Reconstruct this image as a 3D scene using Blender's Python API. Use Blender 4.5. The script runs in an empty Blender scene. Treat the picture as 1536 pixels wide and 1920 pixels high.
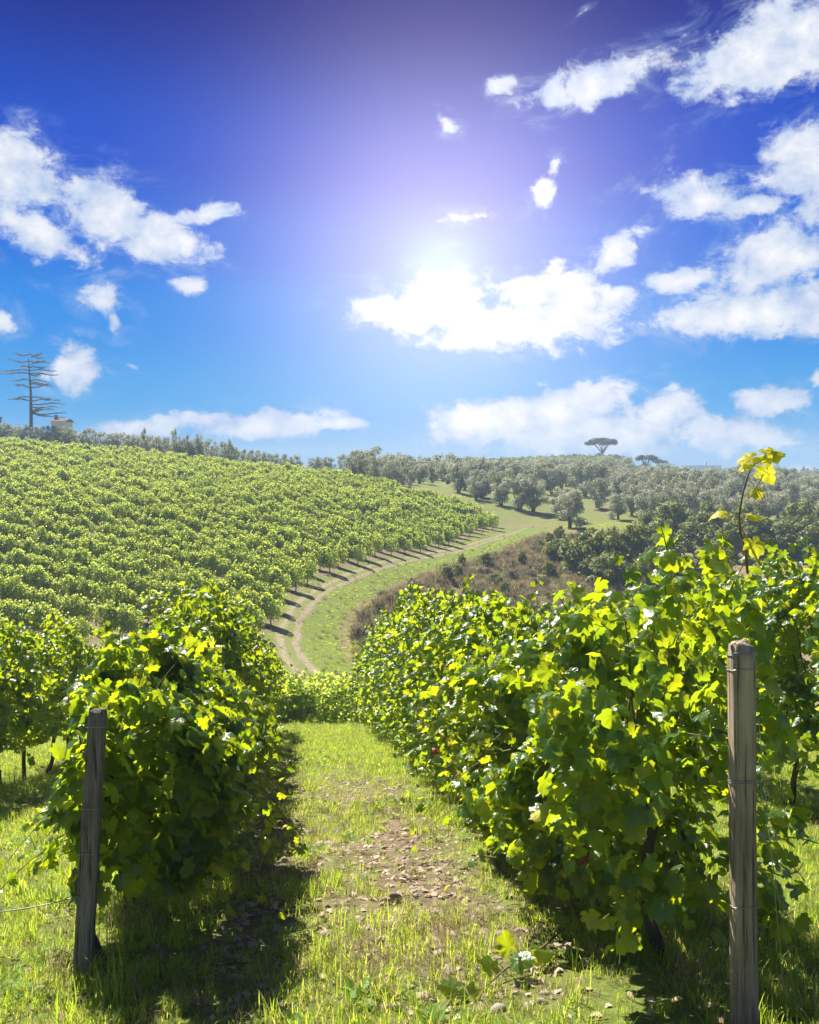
import bpy, math, random
import numpy as np
from mathutils import Vector, Matrix, Euler
R = math.radians
rng = np.random.default_rng(7)
random.seed(7)
S = bpy.context.scene
COL = S.collection

# ------------------------------------------------------------------ camera
F = 1647.0                       # focal length in photo pixels
HY = 875.0                       # eye level row in the photo
cam_d = bpy.data.cameras.new('camera'); cam = bpy.data.objects.new('camera', cam_d); COL.objects.link(cam)
cam.location = (0, 0, 0); cam.rotation_euler = (R(90), 0, 0)
cam_d.sensor_fit = 'VERTICAL'; cam_d.sensor_height = 36; cam_d.lens = F/1920*36
cam_d.shift_y = -(960-HY)/1920
cam_d.clip_start = 0.05; cam_d.clip_end = 8000
S.camera = cam

# ------------------------------------------------------------------ light
SUN_AZ, SUN_EL = -32.0, 47.0     # degrees from +Y (clockwise positive), elevation
sd = Vector((math.sin(R(SUN_AZ))*math.cos(R(SUN_EL)), math.cos(R(SUN_AZ))*math.cos(R(SUN_EL)), math.sin(R(SUN_EL))))
sun_d = bpy.data.lights.new('sun', 'SUN'); sun = bpy.data.objects.new('sun', sun_d); COL.objects.link(sun)
sun_d.energy = 5.0; sun_d.angle = R(0.53); sun_d.color = (1.0, 0.93, 0.80)
sun.rotation_euler = sd.to_track_quat('Z', 'Y').to_euler()
S.view_settings.view_transform = 'Standard'; S.view_settings.look = 'None'
S.view_settings.gamma = 1; S.view_settings.use_curve_mapping = False
S.view_settings.exposure = 1.3
S.cycles.max_bounces = 7; S.cycles.diffuse_bounces = 3; S.cycles.glossy_bounces = 2
S.cycles.transmission_bounces = 4; S.cycles.volume_bounces = 0; S.cycles.transparent_max_bounces = 6
S.cycles.use_denoising = True
EXPO = 2**1.3

def lin(c):
    c = np.array(c, float)/255
    return np.where(c <= .04045, c/12.92, ((c+.055)/1.055)**2.4)

# ------------------------------------------------------------------ world
W = bpy.data.worlds.new('World'); S.world = W; W.use_nodes = True
NT = W.node_tree; N = NT.nodes; L = NT.links; N.clear()
def nd(t, **k):
    n = N.new(t)
    for a, b in k.items(): setattr(n, a, b)
    return n
def put(sock, v):
    if isinstance(v, bpy.types.NodeSocket): L.new(v, sock)
    elif v is not None: sock.default_value = v
def mth(op, a, b=None, c=None, clamp=False):
    n = nd('ShaderNodeMath', operation=op, use_clamp=clamp)
    put(n.inputs[0], a); put(n.inputs[1], b); put(n.inputs[2], c)
    return n.outputs[0]
def mixc(f, a, b, mode='MIX'):
    n = nd('ShaderNodeMix', data_type='RGBA', blend_type=mode)
    put(n.inputs[0], f); put(n.inputs[6], a); put(n.inputs[7], b)
    return n.outputs[2]
def mrange(v, a, b, c=0., d=1., smooth=False):
    n = nd('ShaderNodeMapRange', interpolation_type='SMOOTHSTEP' if smooth else 'LINEAR')
    put(n.inputs[0], v); n.inputs[1].default_value = a; n.inputs[2].default_value = b
    n.inputs[3].default_value = c; n.inputs[4].default_value = d
    return n.outputs[0]
tc = nd('ShaderNodeTexCoord')
sep = nd('ShaderNodeSeparateXYZ'); L.new(tc.outputs['Generated'], sep.inputs[0])
az = mth('ARCTAN2', sep.outputs[0], sep.outputs[1])
el = mth('ARCSINE', mth('MAXIMUM', mth('MINIMUM', sep.outputs[2], 1.), -1.))
cmb = nd('ShaderNodeCombineXYZ'); put(cmb.inputs[0], az); put(cmb.inputs[1], el)
P0 = cmb.outputs[0]
def sky_pt(px, py):
    u, v = (px-768)/F, (HY-py)/F
    return math.atan(u), math.atan(v/math.sqrt(1+u*u))
WS = 0.1
K = 1/(WS*EXPO)
ramp = nd('ShaderNodeValToRGB'); ramp.color_ramp.interpolation = 'EASE'
put(ramp.inputs[0], mrange(el, -0.1, 0.9))
er = ramp.color_ramp.elements
stops = [(0.0, (150, 195, 232)), (0.10, (105, 180, 234)), (0.17, (40, 162, 236)), (0.27, (0, 138, 234)),
         (0.34, (0, 110, 224)), (0.43, (0, 78, 206)), (0.59, (0, 30, 140)), (1.0, (2, 18, 90))]
while len(er) < len(stops): er.new(0.5)
for e, (p, c) in zip(er, stops):
    e.position = p; e.color = (*lin(c), 1)
sky = nd('ShaderNodeTexSky'); sky.sky_type = 'NISHITA'; sky.sun_disc = False
sky.sun_elevation = R(SUN_EL); sky.sun_rotation = R(SUN_AZ)
base = mixc(1.0, ramp.outputs[0], (K*0.98, K*0.98, K*0.98, 1), 'MULTIPLY')
base = mixc(0.001, base, sky.outputs[0])
# glow painted into the sky colour at the big cloud, away from the sun
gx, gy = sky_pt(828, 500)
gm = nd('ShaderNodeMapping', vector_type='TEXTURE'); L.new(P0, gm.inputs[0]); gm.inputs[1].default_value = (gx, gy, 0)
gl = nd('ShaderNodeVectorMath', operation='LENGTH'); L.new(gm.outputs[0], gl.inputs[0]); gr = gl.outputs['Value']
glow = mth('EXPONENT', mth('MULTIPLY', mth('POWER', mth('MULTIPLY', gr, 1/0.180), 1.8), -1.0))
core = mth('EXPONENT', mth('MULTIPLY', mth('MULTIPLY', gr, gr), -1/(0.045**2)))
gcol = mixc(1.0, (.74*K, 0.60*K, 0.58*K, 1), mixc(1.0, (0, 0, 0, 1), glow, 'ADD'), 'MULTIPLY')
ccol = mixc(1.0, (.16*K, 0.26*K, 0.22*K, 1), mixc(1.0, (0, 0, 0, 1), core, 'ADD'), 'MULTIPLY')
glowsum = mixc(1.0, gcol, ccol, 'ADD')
# clouds: (px, py, rx, ry, tilt, strength) read off as directions from the camera
CL = [(735, 590, 95, 40, 8, 1), (825, 562, 100, 56, 0, 1.0), (960, 610, 170, 52, 0, 1), (1080, 575, 95, 70, -25, 1), (1150, 478, 75, 34, -38, 1),
      (1010, 545, 90, 40, -15, .9), (1160, 560, 50, 40, 0, .8),
      (1460, 480, 125, 70, -20, 1.05), (1400, 590, 150, 42, 0, 1.05), (1500, 570, 110, 60, 0, 1), (1285, 525, 85, 27, -5, .8),
      (1420, 105, 130, 62, -10, 1.0), (1510, 60, 110, 75, 0, 1.05),
      (1120, 155, 115, 38, -12, 1), (1060, 188, 50, 16, -10, .8), (948, 152, 42, 22, -10, .85),
      (842, 238, 34, 20, 35, .75), (1018, 362, 26, 40, 10, .8), (1040, 312, 30, 18, -55, .75),
      (1310, 372, 85, 38, 5, 1), (1415, 385, 85, 20, 0, .95), (1505, 300, 80, 70, -40, 1),
      (30, 330, 90, 70, 10, 1.0), (60, 430, 120, 48, 25, .95), (190, 395, 95, 58, 10, 1), (290, 450, 95, 44, 20, 1.0), (385, 402, 60, 18, -15, .85),
      (200, 560, 50, 36, 20, .85), (215, 600, 18, 50, 0, .65), (352, 532, 46, 22, 0, .9), (150, 690, 62, 42, -25, 1), (5, 605, 30, 24, 0, .95), (248, 686, 26, 10, 25, .7),
      (290, 800, 120, 24, -8, 1), (350, 784, 40, 20, 0, .9), (500, 800, 130, 28, -6, 1), (640, 795, 60, 14, 0, .9),
      (890, 795, 95, 48, 0, 1), (1030, 775, 140, 52, -8, 1.05), (1130, 815, 240, 50, 0, 1), (1240, 775, 80, 36, -15, .95), (1370, 815, 115, 40, 0, .95), (1440, 757, 72, 28, 0, 1),
      (1085, 28, 75, 9, -28, .42), (900, 405, 110, 20, 0, .46), (1500, 882, 70, 14, 0, .8), (1536, 705, 20, 20, 0, .9)]
acc = None
for (px, py, rx, ry, tl, st) in CL:
    a, e = sky_pt(px, py)
    m = nd('ShaderNodeMapping', vector_type='TEXTURE'); L.new(P0, m.inputs[0])
    m.inputs[1].default_value = (a, e, 0); m.inputs[2].default_value = (0, 0, R(-tl))
    m.inputs[3].default_value = (rx/F*1.15, ry/F*1.15, 1)
    ln = nd('ShaderNodeVectorMath', operation='LENGTH'); L.new(m.outputs[0], ln.inputs[0])
    v = mth('SUBTRACT', st, ln.outputs['Value'])
    acc = v if acc is None else mth('SMOOTH_MAX', acc, v, 0.12)
out_frame = mrange(mth('MAXIMUM', mth('ABSOLUTE', az), mth('ADD', el, 0.0)), 0.52, 0.8, -1.2, -0.05)
acc = mth('MAXIMUM', acc, out_frame)
ns = nd('ShaderNodeTexNoise'); ns.inputs['Scale'].default_value = 24; ns.inputs['Detail'].default_value = 9
ns.inputs['Roughness'].default_value = .68; ns.inputs['Distortion'].default_value = .25
mp = nd('ShaderNodeMapping'); L.new(P0, mp.inputs[0]); mp.inputs[3].default_value = (1, 1.35, 1); mp.inputs[1].default_value = (3.1, 1.7, 0)
L.new(mp.outputs[0], ns.inputs['Vector'])
ns2 = nd('ShaderNodeTexNoise'); ns2.inputs['Scale'].default_value = 7; ns2.inputs['Detail'].default_value = 3
L.new(mp.outputs[0], ns2.inputs['Vector'])
fld = mth('ADD', acc, mth('ADD', mth('MULTIPLY', mth('SUBTRACT', ns.outputs[0], .5), 2.3), mth('MULTIPLY', mth('SUBTRACT', ns2.outputs[0], .5), 1.0)))
dens = mrange(fld, 0.0, 0.50, smooth=True)
wn = nd('ShaderNodeTexNoise'); wn.inputs['Scale'].default_value = 9; wn.inputs['Detail'].default_value = 9; wn.inputs['Roughness'].default_value = .7; wn.inputs['Distortion'].default_value = 1.6
mpw = nd('ShaderNodeMapping'); L.new(P0, mpw.inputs[0]); mpw.inputs[3].default_value = (1, 1.7, 1); mpw.inputs[2].default_value = (0, 0, .35); L.new(mpw.outputs[0], wn.inputs['Vector'])
wisp = mth('MULTIPLY', mrange(fld, -.75, .1, smooth=True), mrange(wn.outputs[0], .47, .74, 0, .62, smooth=True))
dens = mth('MAXIMUM', dens, wisp)
ns3 = nd('ShaderNodeTexNoise'); ns3.inputs['Scale'].default_value = 30; ns3.inputs['Detail'].default_value = 6
mp3 = nd('ShaderNodeMapping'); L.new(P0, mp3.inputs[0]); mp3.inputs[1].default_value = (3.1, 1.73, 0)
L.new(mp3.outputs[0], ns3.inputs['Vector'])
lum = mrange(mth('ADD', mth('MULTIPLY', fld, 0.35), ns3.outputs[0]), 0.42, 1.0, 0.0, 1.0)
ccl = mixc(lum, tuple(lin((160, 188, 232))*K)+(1,), tuple(lin((253, 253, 255))*K)+(1,))
skyc = mixc(dens, base, ccl)
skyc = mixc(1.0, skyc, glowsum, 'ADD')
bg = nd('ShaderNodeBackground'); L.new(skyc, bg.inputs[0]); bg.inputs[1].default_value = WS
wo = nd('ShaderNodeOutputWorld'); L.new(bg.outputs[0], wo.inputs[0])
W.cycles.sampling_method = 'MANUAL'; W.cycles.sample_map_resolution = 512

# ------------------------------------------------------------------ helpers
def link(o): COL.objects.link(o); return o
def tag(o, label=None, cat=None, group=None, kind=None):
    if label: o['label'] = label
    if cat: o['category'] = cat
    if group: o['group'] = group
    if kind: o['kind'] = kind
    return o
def empty(name, loc, label, cat, group=None, rz=0, sc=1):
    o = link(bpy.data.objects.new(name, None)); o.empty_display_size = .1
    o.location = loc; o.rotation_euler = (0, 0, rz); o.scale = (sc, sc, sc)
    return tag(o, label, cat, group)
class MB:
    """collects triangles for one mesh"""
    def __init__(s): s.v = []; s.f = []; s.m = []; s.n = 0
    def add(s, v, f, mi=0):
        v = np.asarray(v, np.float32).reshape(-1, 3); f = np.asarray(f, np.int32).reshape(-1, 3)
        s.v.append(v); s.f.append(f+s.n); s.m.append(np.full(len(f), mi, np.int32)); s.n += len(v)
    def mesh(s, name, mats, smooth=True):
        me = bpy.data.meshes.new(name)
        v = np.concatenate(s.v); f = np.concatenate(s.f); mi = np.concatenate(s.m)
        me.vertices.add(len(v)); me.vertices.foreach_set('co', v.ravel())
        me.loops.add(len(f)*3); me.loops.foreach_set('vertex_index', f.ravel())
        me.polygons.add(len(f)); me.polygons.foreach_set('loop_start', np.arange(0, len(f)*3, 3, dtype=np.int32))
        me.polygons.foreach_set('loop_total', np.full(len(f), 3, np.int32))
        me.polygons.foreach_set('material_index', mi)
        me.polygons.foreach_set('use_smooth', np.full(len(f), smooth))
        for m in (mats if isinstance(mats, (list, tuple)) else [mats]): me.materials.append(m)
        me.update(calc_edges=True); me.validate()
        return me
    def build(s, name, mats, parent=None, smooth=True):
        o = link(bpy.data.objects.new(name, s.mesh(name, mats, smooth)))
        if parent: o.parent = parent
        return o
    def tube(s, pts, rad, n=7, cap=True, mi=0, squash=None):
        pts = [Vector(p) for p in pts]; k = len(pts)
        rad = [rad]*k if isinstance(rad, (int, float)) else list(rad)
        vs = []; ref = Vector((0.13, 0.31, 1)).normalized()
        for i, p in enumerate(pts):
            t = (pts[min(i+1, k-1)]-pts[max(i-1, 0)])
            t = t.normalized() if t.length > 1e-9 else Vector((0, 0, 1))
            r0 = Vector((1, 0, 0)) if abs(t.z) > .75 else Vector((0, 0, 1))
            a = t.cross(r0).normalized(); b = t.cross(a)
            for j in range(n):
                an = 2*math.pi*j/n
                vs.append(p+(a*math.cos(an)+b*math.sin(an))*rad[i])
        fs = []
        for i in range(k-1):
            for j in range(n):
                q = (j+1) % n
                fs += [(i*n+j, i*n+q, (i+1)*n+q), (i*n+j, (i+1)*n+q, (i+1)*n+j)]
        if cap:
            vs += [pts[0], pts[-1]]
            for j in range(n):
                q = (j+1) % n
                fs += [(k*n, q, j), (k*n+1, (k-1)*n+j, (k-1)*n+q)]
        s.add([tuple(v) for v in vs], fs, mi)
    def box(s, c, h, mi=0, rz=0.):
        x, y, z = h; v = np.array([(a*x, b*y, d*z) for a in (-1, 1) for b in (-1, 1) for d in (-1, 1)])
        ca, sa = math.cos(rz), math.sin(rz)
        v = np.stack([v[:, 0]*ca-v[:, 1]*sa, v[:, 0]*sa+v[:, 1]*ca, v[:, 2]], 1)+np.array(c)
        s.add(v, [(0, 1, 3), (0, 3, 2), (4, 6, 7), (4, 7, 5), (0, 4, 5), (0, 5, 1), (2, 3, 7), (2, 7, 6), (0, 2, 6), (0, 6, 4), (1, 5, 7), (1, 7, 3)], mi)
def copy_tree(o, parent=None):
    c = o.copy(); link(c)
    if parent is not None:
        c.parent = parent; c.matrix_parent_inverse = o.matrix_parent_inverse
    for ch in list(o.children): copy_tree(ch, c)
    return c
def vnoise(x, y, seed=0):
    """smooth value noise, numpy, in about [-1,1]"""
    x = np.asarray(x, float); y = np.asarray(y, float)
    xi = np.floor(x).astype(np.int64); yi = np.floor(y).astype(np.int64); xf = x-xi; yf = y-yi
    def h(a, b):
        n = (a*374761393+b*668265263+seed*982451653) & 0x7fffffff
        n = ((n ^ (n >> 13))*1274126177) & 0x7fffffff
        return ((n ^ (n >> 16)) & 0xffff)/32767.5-1
    u = xf*xf*(3-2*xf); w = yf*yf*(3-2*yf)
    return (h(xi, yi)*(1-u)+h(xi+1, yi)*u)*(1-w)+(h(xi, yi+1)*(1-u)+h(xi+1, yi+1)*u)*w
def sstep(a, b, x):
    t = np.clip((np.asarray(x, float)-a)/(b-a), 0, 1); return t*t*(3-2*t)
def P(px, py, Y): return ((px-768)/F*Y, Y, -(py-HY)/F*Y)

# ------------------------------------------------------------------ materials
def mat(name):
    m = bpy.data.materials.new(name); m.use_nodes = True
    m.node_tree.nodes.clear(); return m
class MT:
    def __init__(s, name):
        s.m = mat(name); s.t = s.m.node_tree; s.o = s.n('ShaderNodeOutputMaterial')
    def n(s, t, **k):
        n = s.t.nodes.new(t)
        for a, b in k.items(): setattr(n, a, b)
        return n
    def put(s, sock, v):
        if isinstance(v, bpy.types.NodeSocket): s.t.links.new(v, sock)
        elif v is not None:
            if hasattr(sock, 'default_value') and isinstance(v, tuple) and len(v) == 3 and sock.type == 'RGBA': v = (*v, 1)
            sock.default_value = v
    def math(s, op, a, b=None, clamp=False):
        n = s.n('ShaderNodeMath', operation=op, use_clamp=clamp); s.put(n.inputs[0], a); s.put(n.inputs[1], b); return n.outputs[0]
    def mix(s, f, a, b, mode='MIX'):
        n = s.n('ShaderNodeMix', data_type='RGBA', blend_type=mode); s.put(n.inputs[0], f); s.put(n.inputs[6], a); s.put(n.inputs[7], b); return n.outputs[2]
    def noise(s, scale, detail=4, rough=.55, vec=None, stretch=None, out=0):
        if vec is None:
            vec = s.n('ShaderNodeNewGeometry').outputs['Position']
        if stretch:
            mp = s.n('ShaderNodeMapping'); s.put(mp.inputs[0], vec); mp.inputs[3].default_value = stretch; vec = mp.outputs[0]
        n = s.n('ShaderNodeTexNoise'); s.put(n.inputs['Vector'], vec)
        n.inputs['Scale'].default_value = scale; n.inputs['Detail'].default_value = detail; n.inputs['Roughness'].default_value = rough
        return n.outputs[out]
    def ramp(s, v, stops, interp='LINEAR'):
        r = s.n('ShaderNodeValToRGB'); s.put(r.inputs[0], v); e = r.color_ramp.elements; r.color_ramp.interpolation = interp
        while len(e) < len(stops): e.new(.5)
        for a, (p, c) in zip(e, stops): a.position = p; a.color = (*c, 1) if len(c) == 3 else c
        return r.outputs[0]
    def mr(s, v, a, b, c=0., d=1.):
        n = s.n('ShaderNodeMapRange'); s.put(n.inputs[0], v)
        for i, q in enumerate((a, b, c, d)): n.inputs[i+1].default_value = q
        return n.outputs[0]
    def attr(s, name, out='Fac'):
        n = s.n('ShaderNodeAttribute'); n.attribute_name = name; return n.outputs[out]
    def pbr(s, col, rough=.8, spec=.3, bump=None, bstr=.3, bdist=.02):
        p = s.n('ShaderNodeBsdfPrincipled'); s.put(p.inputs['Base Color'], col); s.put(p.inputs['Roughness'], rough)
        p.inputs['Specular IOR Level'].default_value = spec
        if bump is not None:
            b = s.n('ShaderNodeBump'); b.inputs['Strength'].default_value = bstr; b.inputs['Distance'].default_value = bdist
            s.put(b.inputs['Height'], bump); s.t.links.new(b.outputs[0], p.inputs['Normal'])
        return p
    def out(s, sh): s.t.links.new(sh if isinstance(sh, bpy.types.NodeSocket) else sh.outputs[0], s.o.inputs[0]); return s.m
    def rand(s):
        g = s.n('ShaderNodeNewGeometry').outputs['Random Per Island']; o = s.n('ShaderNodeObjectInfo').outputs['Random']
        return s.math('FRACT', s.math('ADD', g, o))
def leaf_mat(name, cols, tcols, tfac=.5, rough=.35, spec=.5, veins=False):
    m = MT(name); r = m.rand()
    n = len(cols)
    c = m.ramp(r, [(i/(n-1) if n > 1 else 0, c) for i, c in enumerate(cols)])
    t = m.ramp(r, [(i/(n-1) if n > 1 else 0, c) for i, c in enumerate(tcols)])
    nz = m.noise(9, 2)
    c = m.mix(1.0, c, m.ramp(nz, [(.3, (.75, .75, .75)), (.7, (1.2, 1.2, 1.15))]), 'MULTIPLY')
    p = m.pbr(c, rough, spec, bump=m.noise(55, 2) if veins else None, bstr=.35, bdist=.01)
    tr = m.n('ShaderNodeBsdfTranslucent'); m.put(tr.inputs[0], t)
    mx = m.n('ShaderNodeMixShader'); mx.inputs[0].default_value = tfac
    m.t.links.new(p.outputs[0], mx.inputs[1]); m.t.links.new(tr.outputs[0], mx.inputs[2])
    return m.out(mx)
M = {}
M['vine'] = leaf_mat('vine leaf', [(.028, .095, .028), (.045, .125, .03), (.032, .10, .035), (.075, .16, .03), (.04, .11, .03)],
                     [(.40, .55, .010), (.52, .64, .010), (.35, .51, .012), (.68, .72, .012), (.45, .59, .010)], .56, .34, .65, True)
M['vine_yellow'] = leaf_mat('yellow vine leaf', [(.46, .46, .03), (.58, .52, .05)], [(.86, .84, .03), (.95, .88, .05)], .5, .5, .3, True)
M['vine_red'] = leaf_mat('red vine leaf', [(.25, .04, .02), (.3, .08, .03)], [(.6, .1, .03), (.6, .16, .03)], .5, .5, .3)
M['hill_vine'] = leaf_mat('hillside vine leaf', [(.14, .25, .08), (.18, .29, .08), (.23, .32, .08), (.15, .26, .08)],
                          [(.52, .68, .12), (.62, .74, .12), (.76, .78, .10), (.54, .70, .12)], .62, .5, .3)
M['grass'] = leaf_mat('grass blade', [(.10, .25, .03), (.14, .29, .03), (.18, .30, .04), (.34, .30, .12)],
                      [(.50, .70, .04), (.58, .74, .04), (.66, .74, .06), (.78, .68, .25)], .55, .5, .25)
M['straw'] = leaf_mat('dry grass', [(.36, .28, .16), (.28, .21, .13), (.22, .19, .10), (.33, .22, .16)], [(.5, .4, .2), (.42, .34, .18), (.35, .34, .14), (.42, .28, .2)], .35, .7, .15)
M['mauve'] = leaf_mat('dry weed', [(.20, .145, .115), (.26, .20, .14), (.15, .17, .08), (.30, .27, .18)], [(.28, .2, .13), (.32, .25, .14), (.25, .26, .1), (.36, .32, .14)], .35, .8, .1)
M['litter'] = leaf_mat('leaf litter', [(.50, .40, .30), (.36, .27, .19), (.56, .48, .38), (.30, .21, .15)], [(.4, .3, .18)]*4, .2, .7, .2)
M['olive'] = leaf_mat('olive leaf', [(.20, .22, .16), (.30, .315, .25), (.42, .43, .37), (.19, .21, .15)], [(.38, .40, .20), (.44, .46, .24), (.42, .44, .24), (.36, .38, .18)], .4, .5, .35)
M['bush'] = leaf_mat('bush leaf', [(.06, .10, .03), (.09, .13, .035), (.12, .16, .04), (.055, .09, .03)], [(.30, .38, .05), (.42, .46, .05), (.50, .52, .06), (.3, .38, .06)], .38, .5, .3)
M['pine'] = leaf_mat('pine needles', [(.035, .06, .03), (.05, .08, .035), (.04, .065, .03)], [(.1, .15, .04)]*3, .25, .6, .2)
m = MT('bark'); c = m.ramp(m.noise(14, 5, .65, stretch=(1, 1, .25)), [(.3, (.045, .034, .026)), (.7, (.15, .115, .085))])
M['bark'] = m.out(m.pbr(c, .9, .15, bump=m.noise(40, 4, .7, stretch=(1, 1, .2)), bstr=.8, bdist=.02))
m = MT('shoot bark'); c = m.ramp(m.noise(20, 3), [(.3, (.10, .09, .03)), (.7, (.20, .13, .06))]); M['cane'] = m.out(m.pbr(c, .6, .3))
m = MT('grey dead wood'); c = m.ramp(m.noise(3, 4), [(.3, (.09, .07, .055)), (.7, (.18, .15, .12))]); M['deadwood'] = m.out(m.pbr(c, .9, .1))
def wood_mat(name, lo, mid, hi):
    m = MT(name); tcn = m.n('ShaderNodeTexCoord').outputs['Object']
    g1 = m.noise(26, 7, .7, vec=tcn, stretch=(1, 1, .05)); g2 = m.noise(5, 4, .6, vec=tcn, stretch=(1, 1, .35)); g3 = m.noise(70, 3, .6, vec=tcn, stretch=(1, 1, .03))
    c = m.ramp(g1, [(.28, lo), (.5, mid), (.75, hi)])
    c = m.mix(1.0, c, m.ramp(g2, [(.3, (.6, .58, .56)), (.65, (1.15, 1.12, 1.08))]), 'MULTIPLY')
    ck = m.ramp(g3, [(.34, (.22, .2, .18)), (.46, (1, 1, 1))]); c = m.mix(.9, c, ck, 'MULTIPLY')
    return m.out(m.pbr(c, .85, .2, bump=m.math('ADD', g1, m.math('MULTIPLY', g3, .9)), bstr=1., bdist=.02))
M['post'] = wood_mat('weathered post wood', (.20, .15, .11), (.42, .34, .26), (.60, .51, .41))
M['post_grey'] = wood_mat('grey post wood', (.12, .105, .095), (.27, .24, .21), (.42, .38, .34))
m = MT('galvanised wire'); p = m.pbr((.38, .37, .36), .45, .5); p.inputs['Metallic'].default_value = .8; M['wire'] = m.out(p)
m = MT('stone'); r = m.rand(); c = m.ramp(r, [(0, (.30, .25, .20)), (.35, (.40, .34, .28)), (.7, (.34, .31, .28)), (1, (.46, .42, .36))])
c = m.mix(1., c, m.ramp(m.noise(30, 5), [(.3, (.7, .68, .65)), (.7, (1.15, 1.12, 1.1))]), 'MULTIPLY')
M['stone'] = m.out(m.pbr(c, .85, .25, bump=m.noise(60, 5, .6), bstr=.6, bdist=.01))
m = MT('dark stone'); c = m.ramp(m.noise(25, 5), [(.3, (.20, .155, .13)), (.7, (.30, .25, .21))]); M['stone_dark'] = m.out(m.pbr(c, .8, .3, bump=m.noise(60, 5, .6), bstr=.6, bdist=.01))
m = MT('white plaster'); M['plaster'] = m.out(m.pbr(m.ramp(m.noise(1.2, 4), [(.3, (.62, .61, .57)), (.7, (.74, .73, .70))]), .9, .1))
m = MT('grey plaster'); M['plaster_grey'] = m.out(m.pbr(m.ramp(m.noise(.3, 4), [(.3, (.50, .47, .46)), (.7, (.60, .57, .55))]), .9, .1))
m = MT('roof tile'); M['roof'] = m.out(m.pbr(m.ramp(m.noise(4, 4), [(.3, (.10, .06, .045)), (.7, (.20, .12, .09))]), .9, .1))
m = MT('window glass'); M['glass'] = m.out(m.pbr((.04, .05, .06), .15, .6))

# ground: 'zone' colours mix grass, soil, dry bank
m = MT('ground')
soil = m.ramp(m.noise(7, 8, .65), [(.3, (.105, .082, .055)), (.5, (.20, .155, .105)), (.72, (.31, .25, .18))])
grs = m.ramp(m.noise(6.5, 10, .78), [(.28, (.09, .11, .032)), (.5, (.16, .21, .045)), (.75, (.26, .30, .08))])
dry = m.ramp(m.noise(2.2, 8, .7), [(.28, (.13, .105, .055)), (.5, (.22, .175, .10)), (.72, (.29, .26, .13))])
zg = m.attr('zone_grass'); zd = m.attr('zone_dry')
wob = m.math('MULTIPLY', m.math('SUBTRACT', m.noise(1.4, 6, .7), .5), 1.1)
c = m.mix(m.mr(m.math('ADD', zg, wob), .3, .7), soil, grs)
c = m.mix(m.mr(m.math('ADD', zd, wob), .3, .7), c, dry)
M['ground'] = m.out(m.pbr(c, .95, .08, bump=m.noise(14, 8, .7), bstr=.9, bdist=.05))
m = MT('track dirt')
tw = m.attr('across')      # 0..1 across the track
rut = m.math('ABSOLUTE', m.math('SUBTRACT', m.math('ABSOLUTE', m.math('SUBTRACT', tw, .5)), .27))
bare = m.mr(m.math('ADD', rut, m.math('MULTIPLY', m.math('SUBTRACT', m.noise(1.7, 8, .8), .5), .6)), .05, .17, 1., .0)
c = m.mix(bare, m.ramp(m.noise(5, 7, .7), [(.3, (.13, .15, .05)), (.7, (.24, .25, .09))]), m.ramp(m.noise(6, 7, .7), [(.3, (.18, .15, .10)), (.7, (.40, .34, .25))]))
M['track'] = m.out(m.pbr(c, .95, .08, bump=m.noise(12, 7, .7), bstr=.8, bdist=.04))

# ------------------------------------------------------------------ terrain
U = Vector((-.117, .9931, 0)).normalized()      # direction of the near vine rows
NV = Vector((U.y, -U.x, 0))                     # to the right of the rows
def plane(x, y): return -1.6-.23*(x*U.x+y*U.y)
ctl = [(640, 1335, 40), (585, 1270, 45), (545, 1225, 50), (540, 1180, 55), (575, 1130, 62), (640, 1092, 71), (720, 1062, 81), (800, 1042, 91),
       (900, 1018, 104), (1000, 992, 118), (1050, 972, 132),
       (0, 1215, 48), (0, 1100, 62), (0, 1010, 76), (0, 925, 100), (0, 872, 125), (0, 837, 150), (0, 836, 175), (200, 1110, 60), (200, 980, 84),
       (300, 1100, 63), (300, 1010, 80), (300, 925, 108), (300, 868, 146), (300, 866, 172), (430, 1150, 57), (500, 1010, 84), (500, 935, 108), (500, 890, 140), (520, 893, 170),
       (700, 1005, 96), (700, 955, 114), (700, 915, 138), (800, 1005, 104), (800, 942, 134), (860, 956, 130), (935, 990, 119),
       (-400, 840, 140), (-400, 1050, 70), (-400, 1250, 45), (-900, 1100, 60), (-900, 850, 130),
       (870, 928, 150), (960, 945, 142), (1060, 985, 122), (1140, 950, 150), (1200, 926, 180), (1300, 918, 200), (1500, 930, 200), (800, 908, 165), (700, 900, 190),
       (1100, 903, 230), (1100, 890, 300), (1130, 873, 390), (1250, 893, 390), (1000, 884, 370), (850, 890, 360), (1500, 898, 400), (500, 900, 300), (0, 880, 300), (0, 890, 450), (600, 890, 450),
       (700, 1205, 56), (760, 1135, 68), (850, 1095, 80), (950, 1062, 92), (1050, 1018, 106), (900, 1190, 68), (1100, 1150, 76), (1300, 1130, 78), (1536, 1110, 80), (1200, 1070, 95),
       (1300, 1005, 115), (1536, 1000, 120), (2200, 1000, 110), (2200, 900, 250), (2300, 1200, 60), (1300, 1290, 45), (1500, 1300, 45), (1000, 1310, 45)]
CP = np.array([P(*c) for c in ctl])
ex = []
for s_ in (14, 20, 24):
    for t_ in (-40, -22, -10, 0, 10, 22, 40):
        q = U*s_+NV*t_; ex.append((q.x, q.y, plane(q.x, q.y)))
for s_ in (31, ):
    for t_ in (-14, -4, 6, 16): q = U*s_+NV*t_; ex.append((q.x, q.y, -9.0))
CP = np.vstack([CP, np.array(ex)])
def phi(d2): return np.sqrt(d2+36.)
n_ = len(CP)
A = np.zeros((n_+3, n_+3)); d2 = ((CP[:, None, :2]-CP[None, :, :2])**2).sum(-1)
A[:n_, :n_] = phi(d2)+np.eye(n_)*(-.8)
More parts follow.
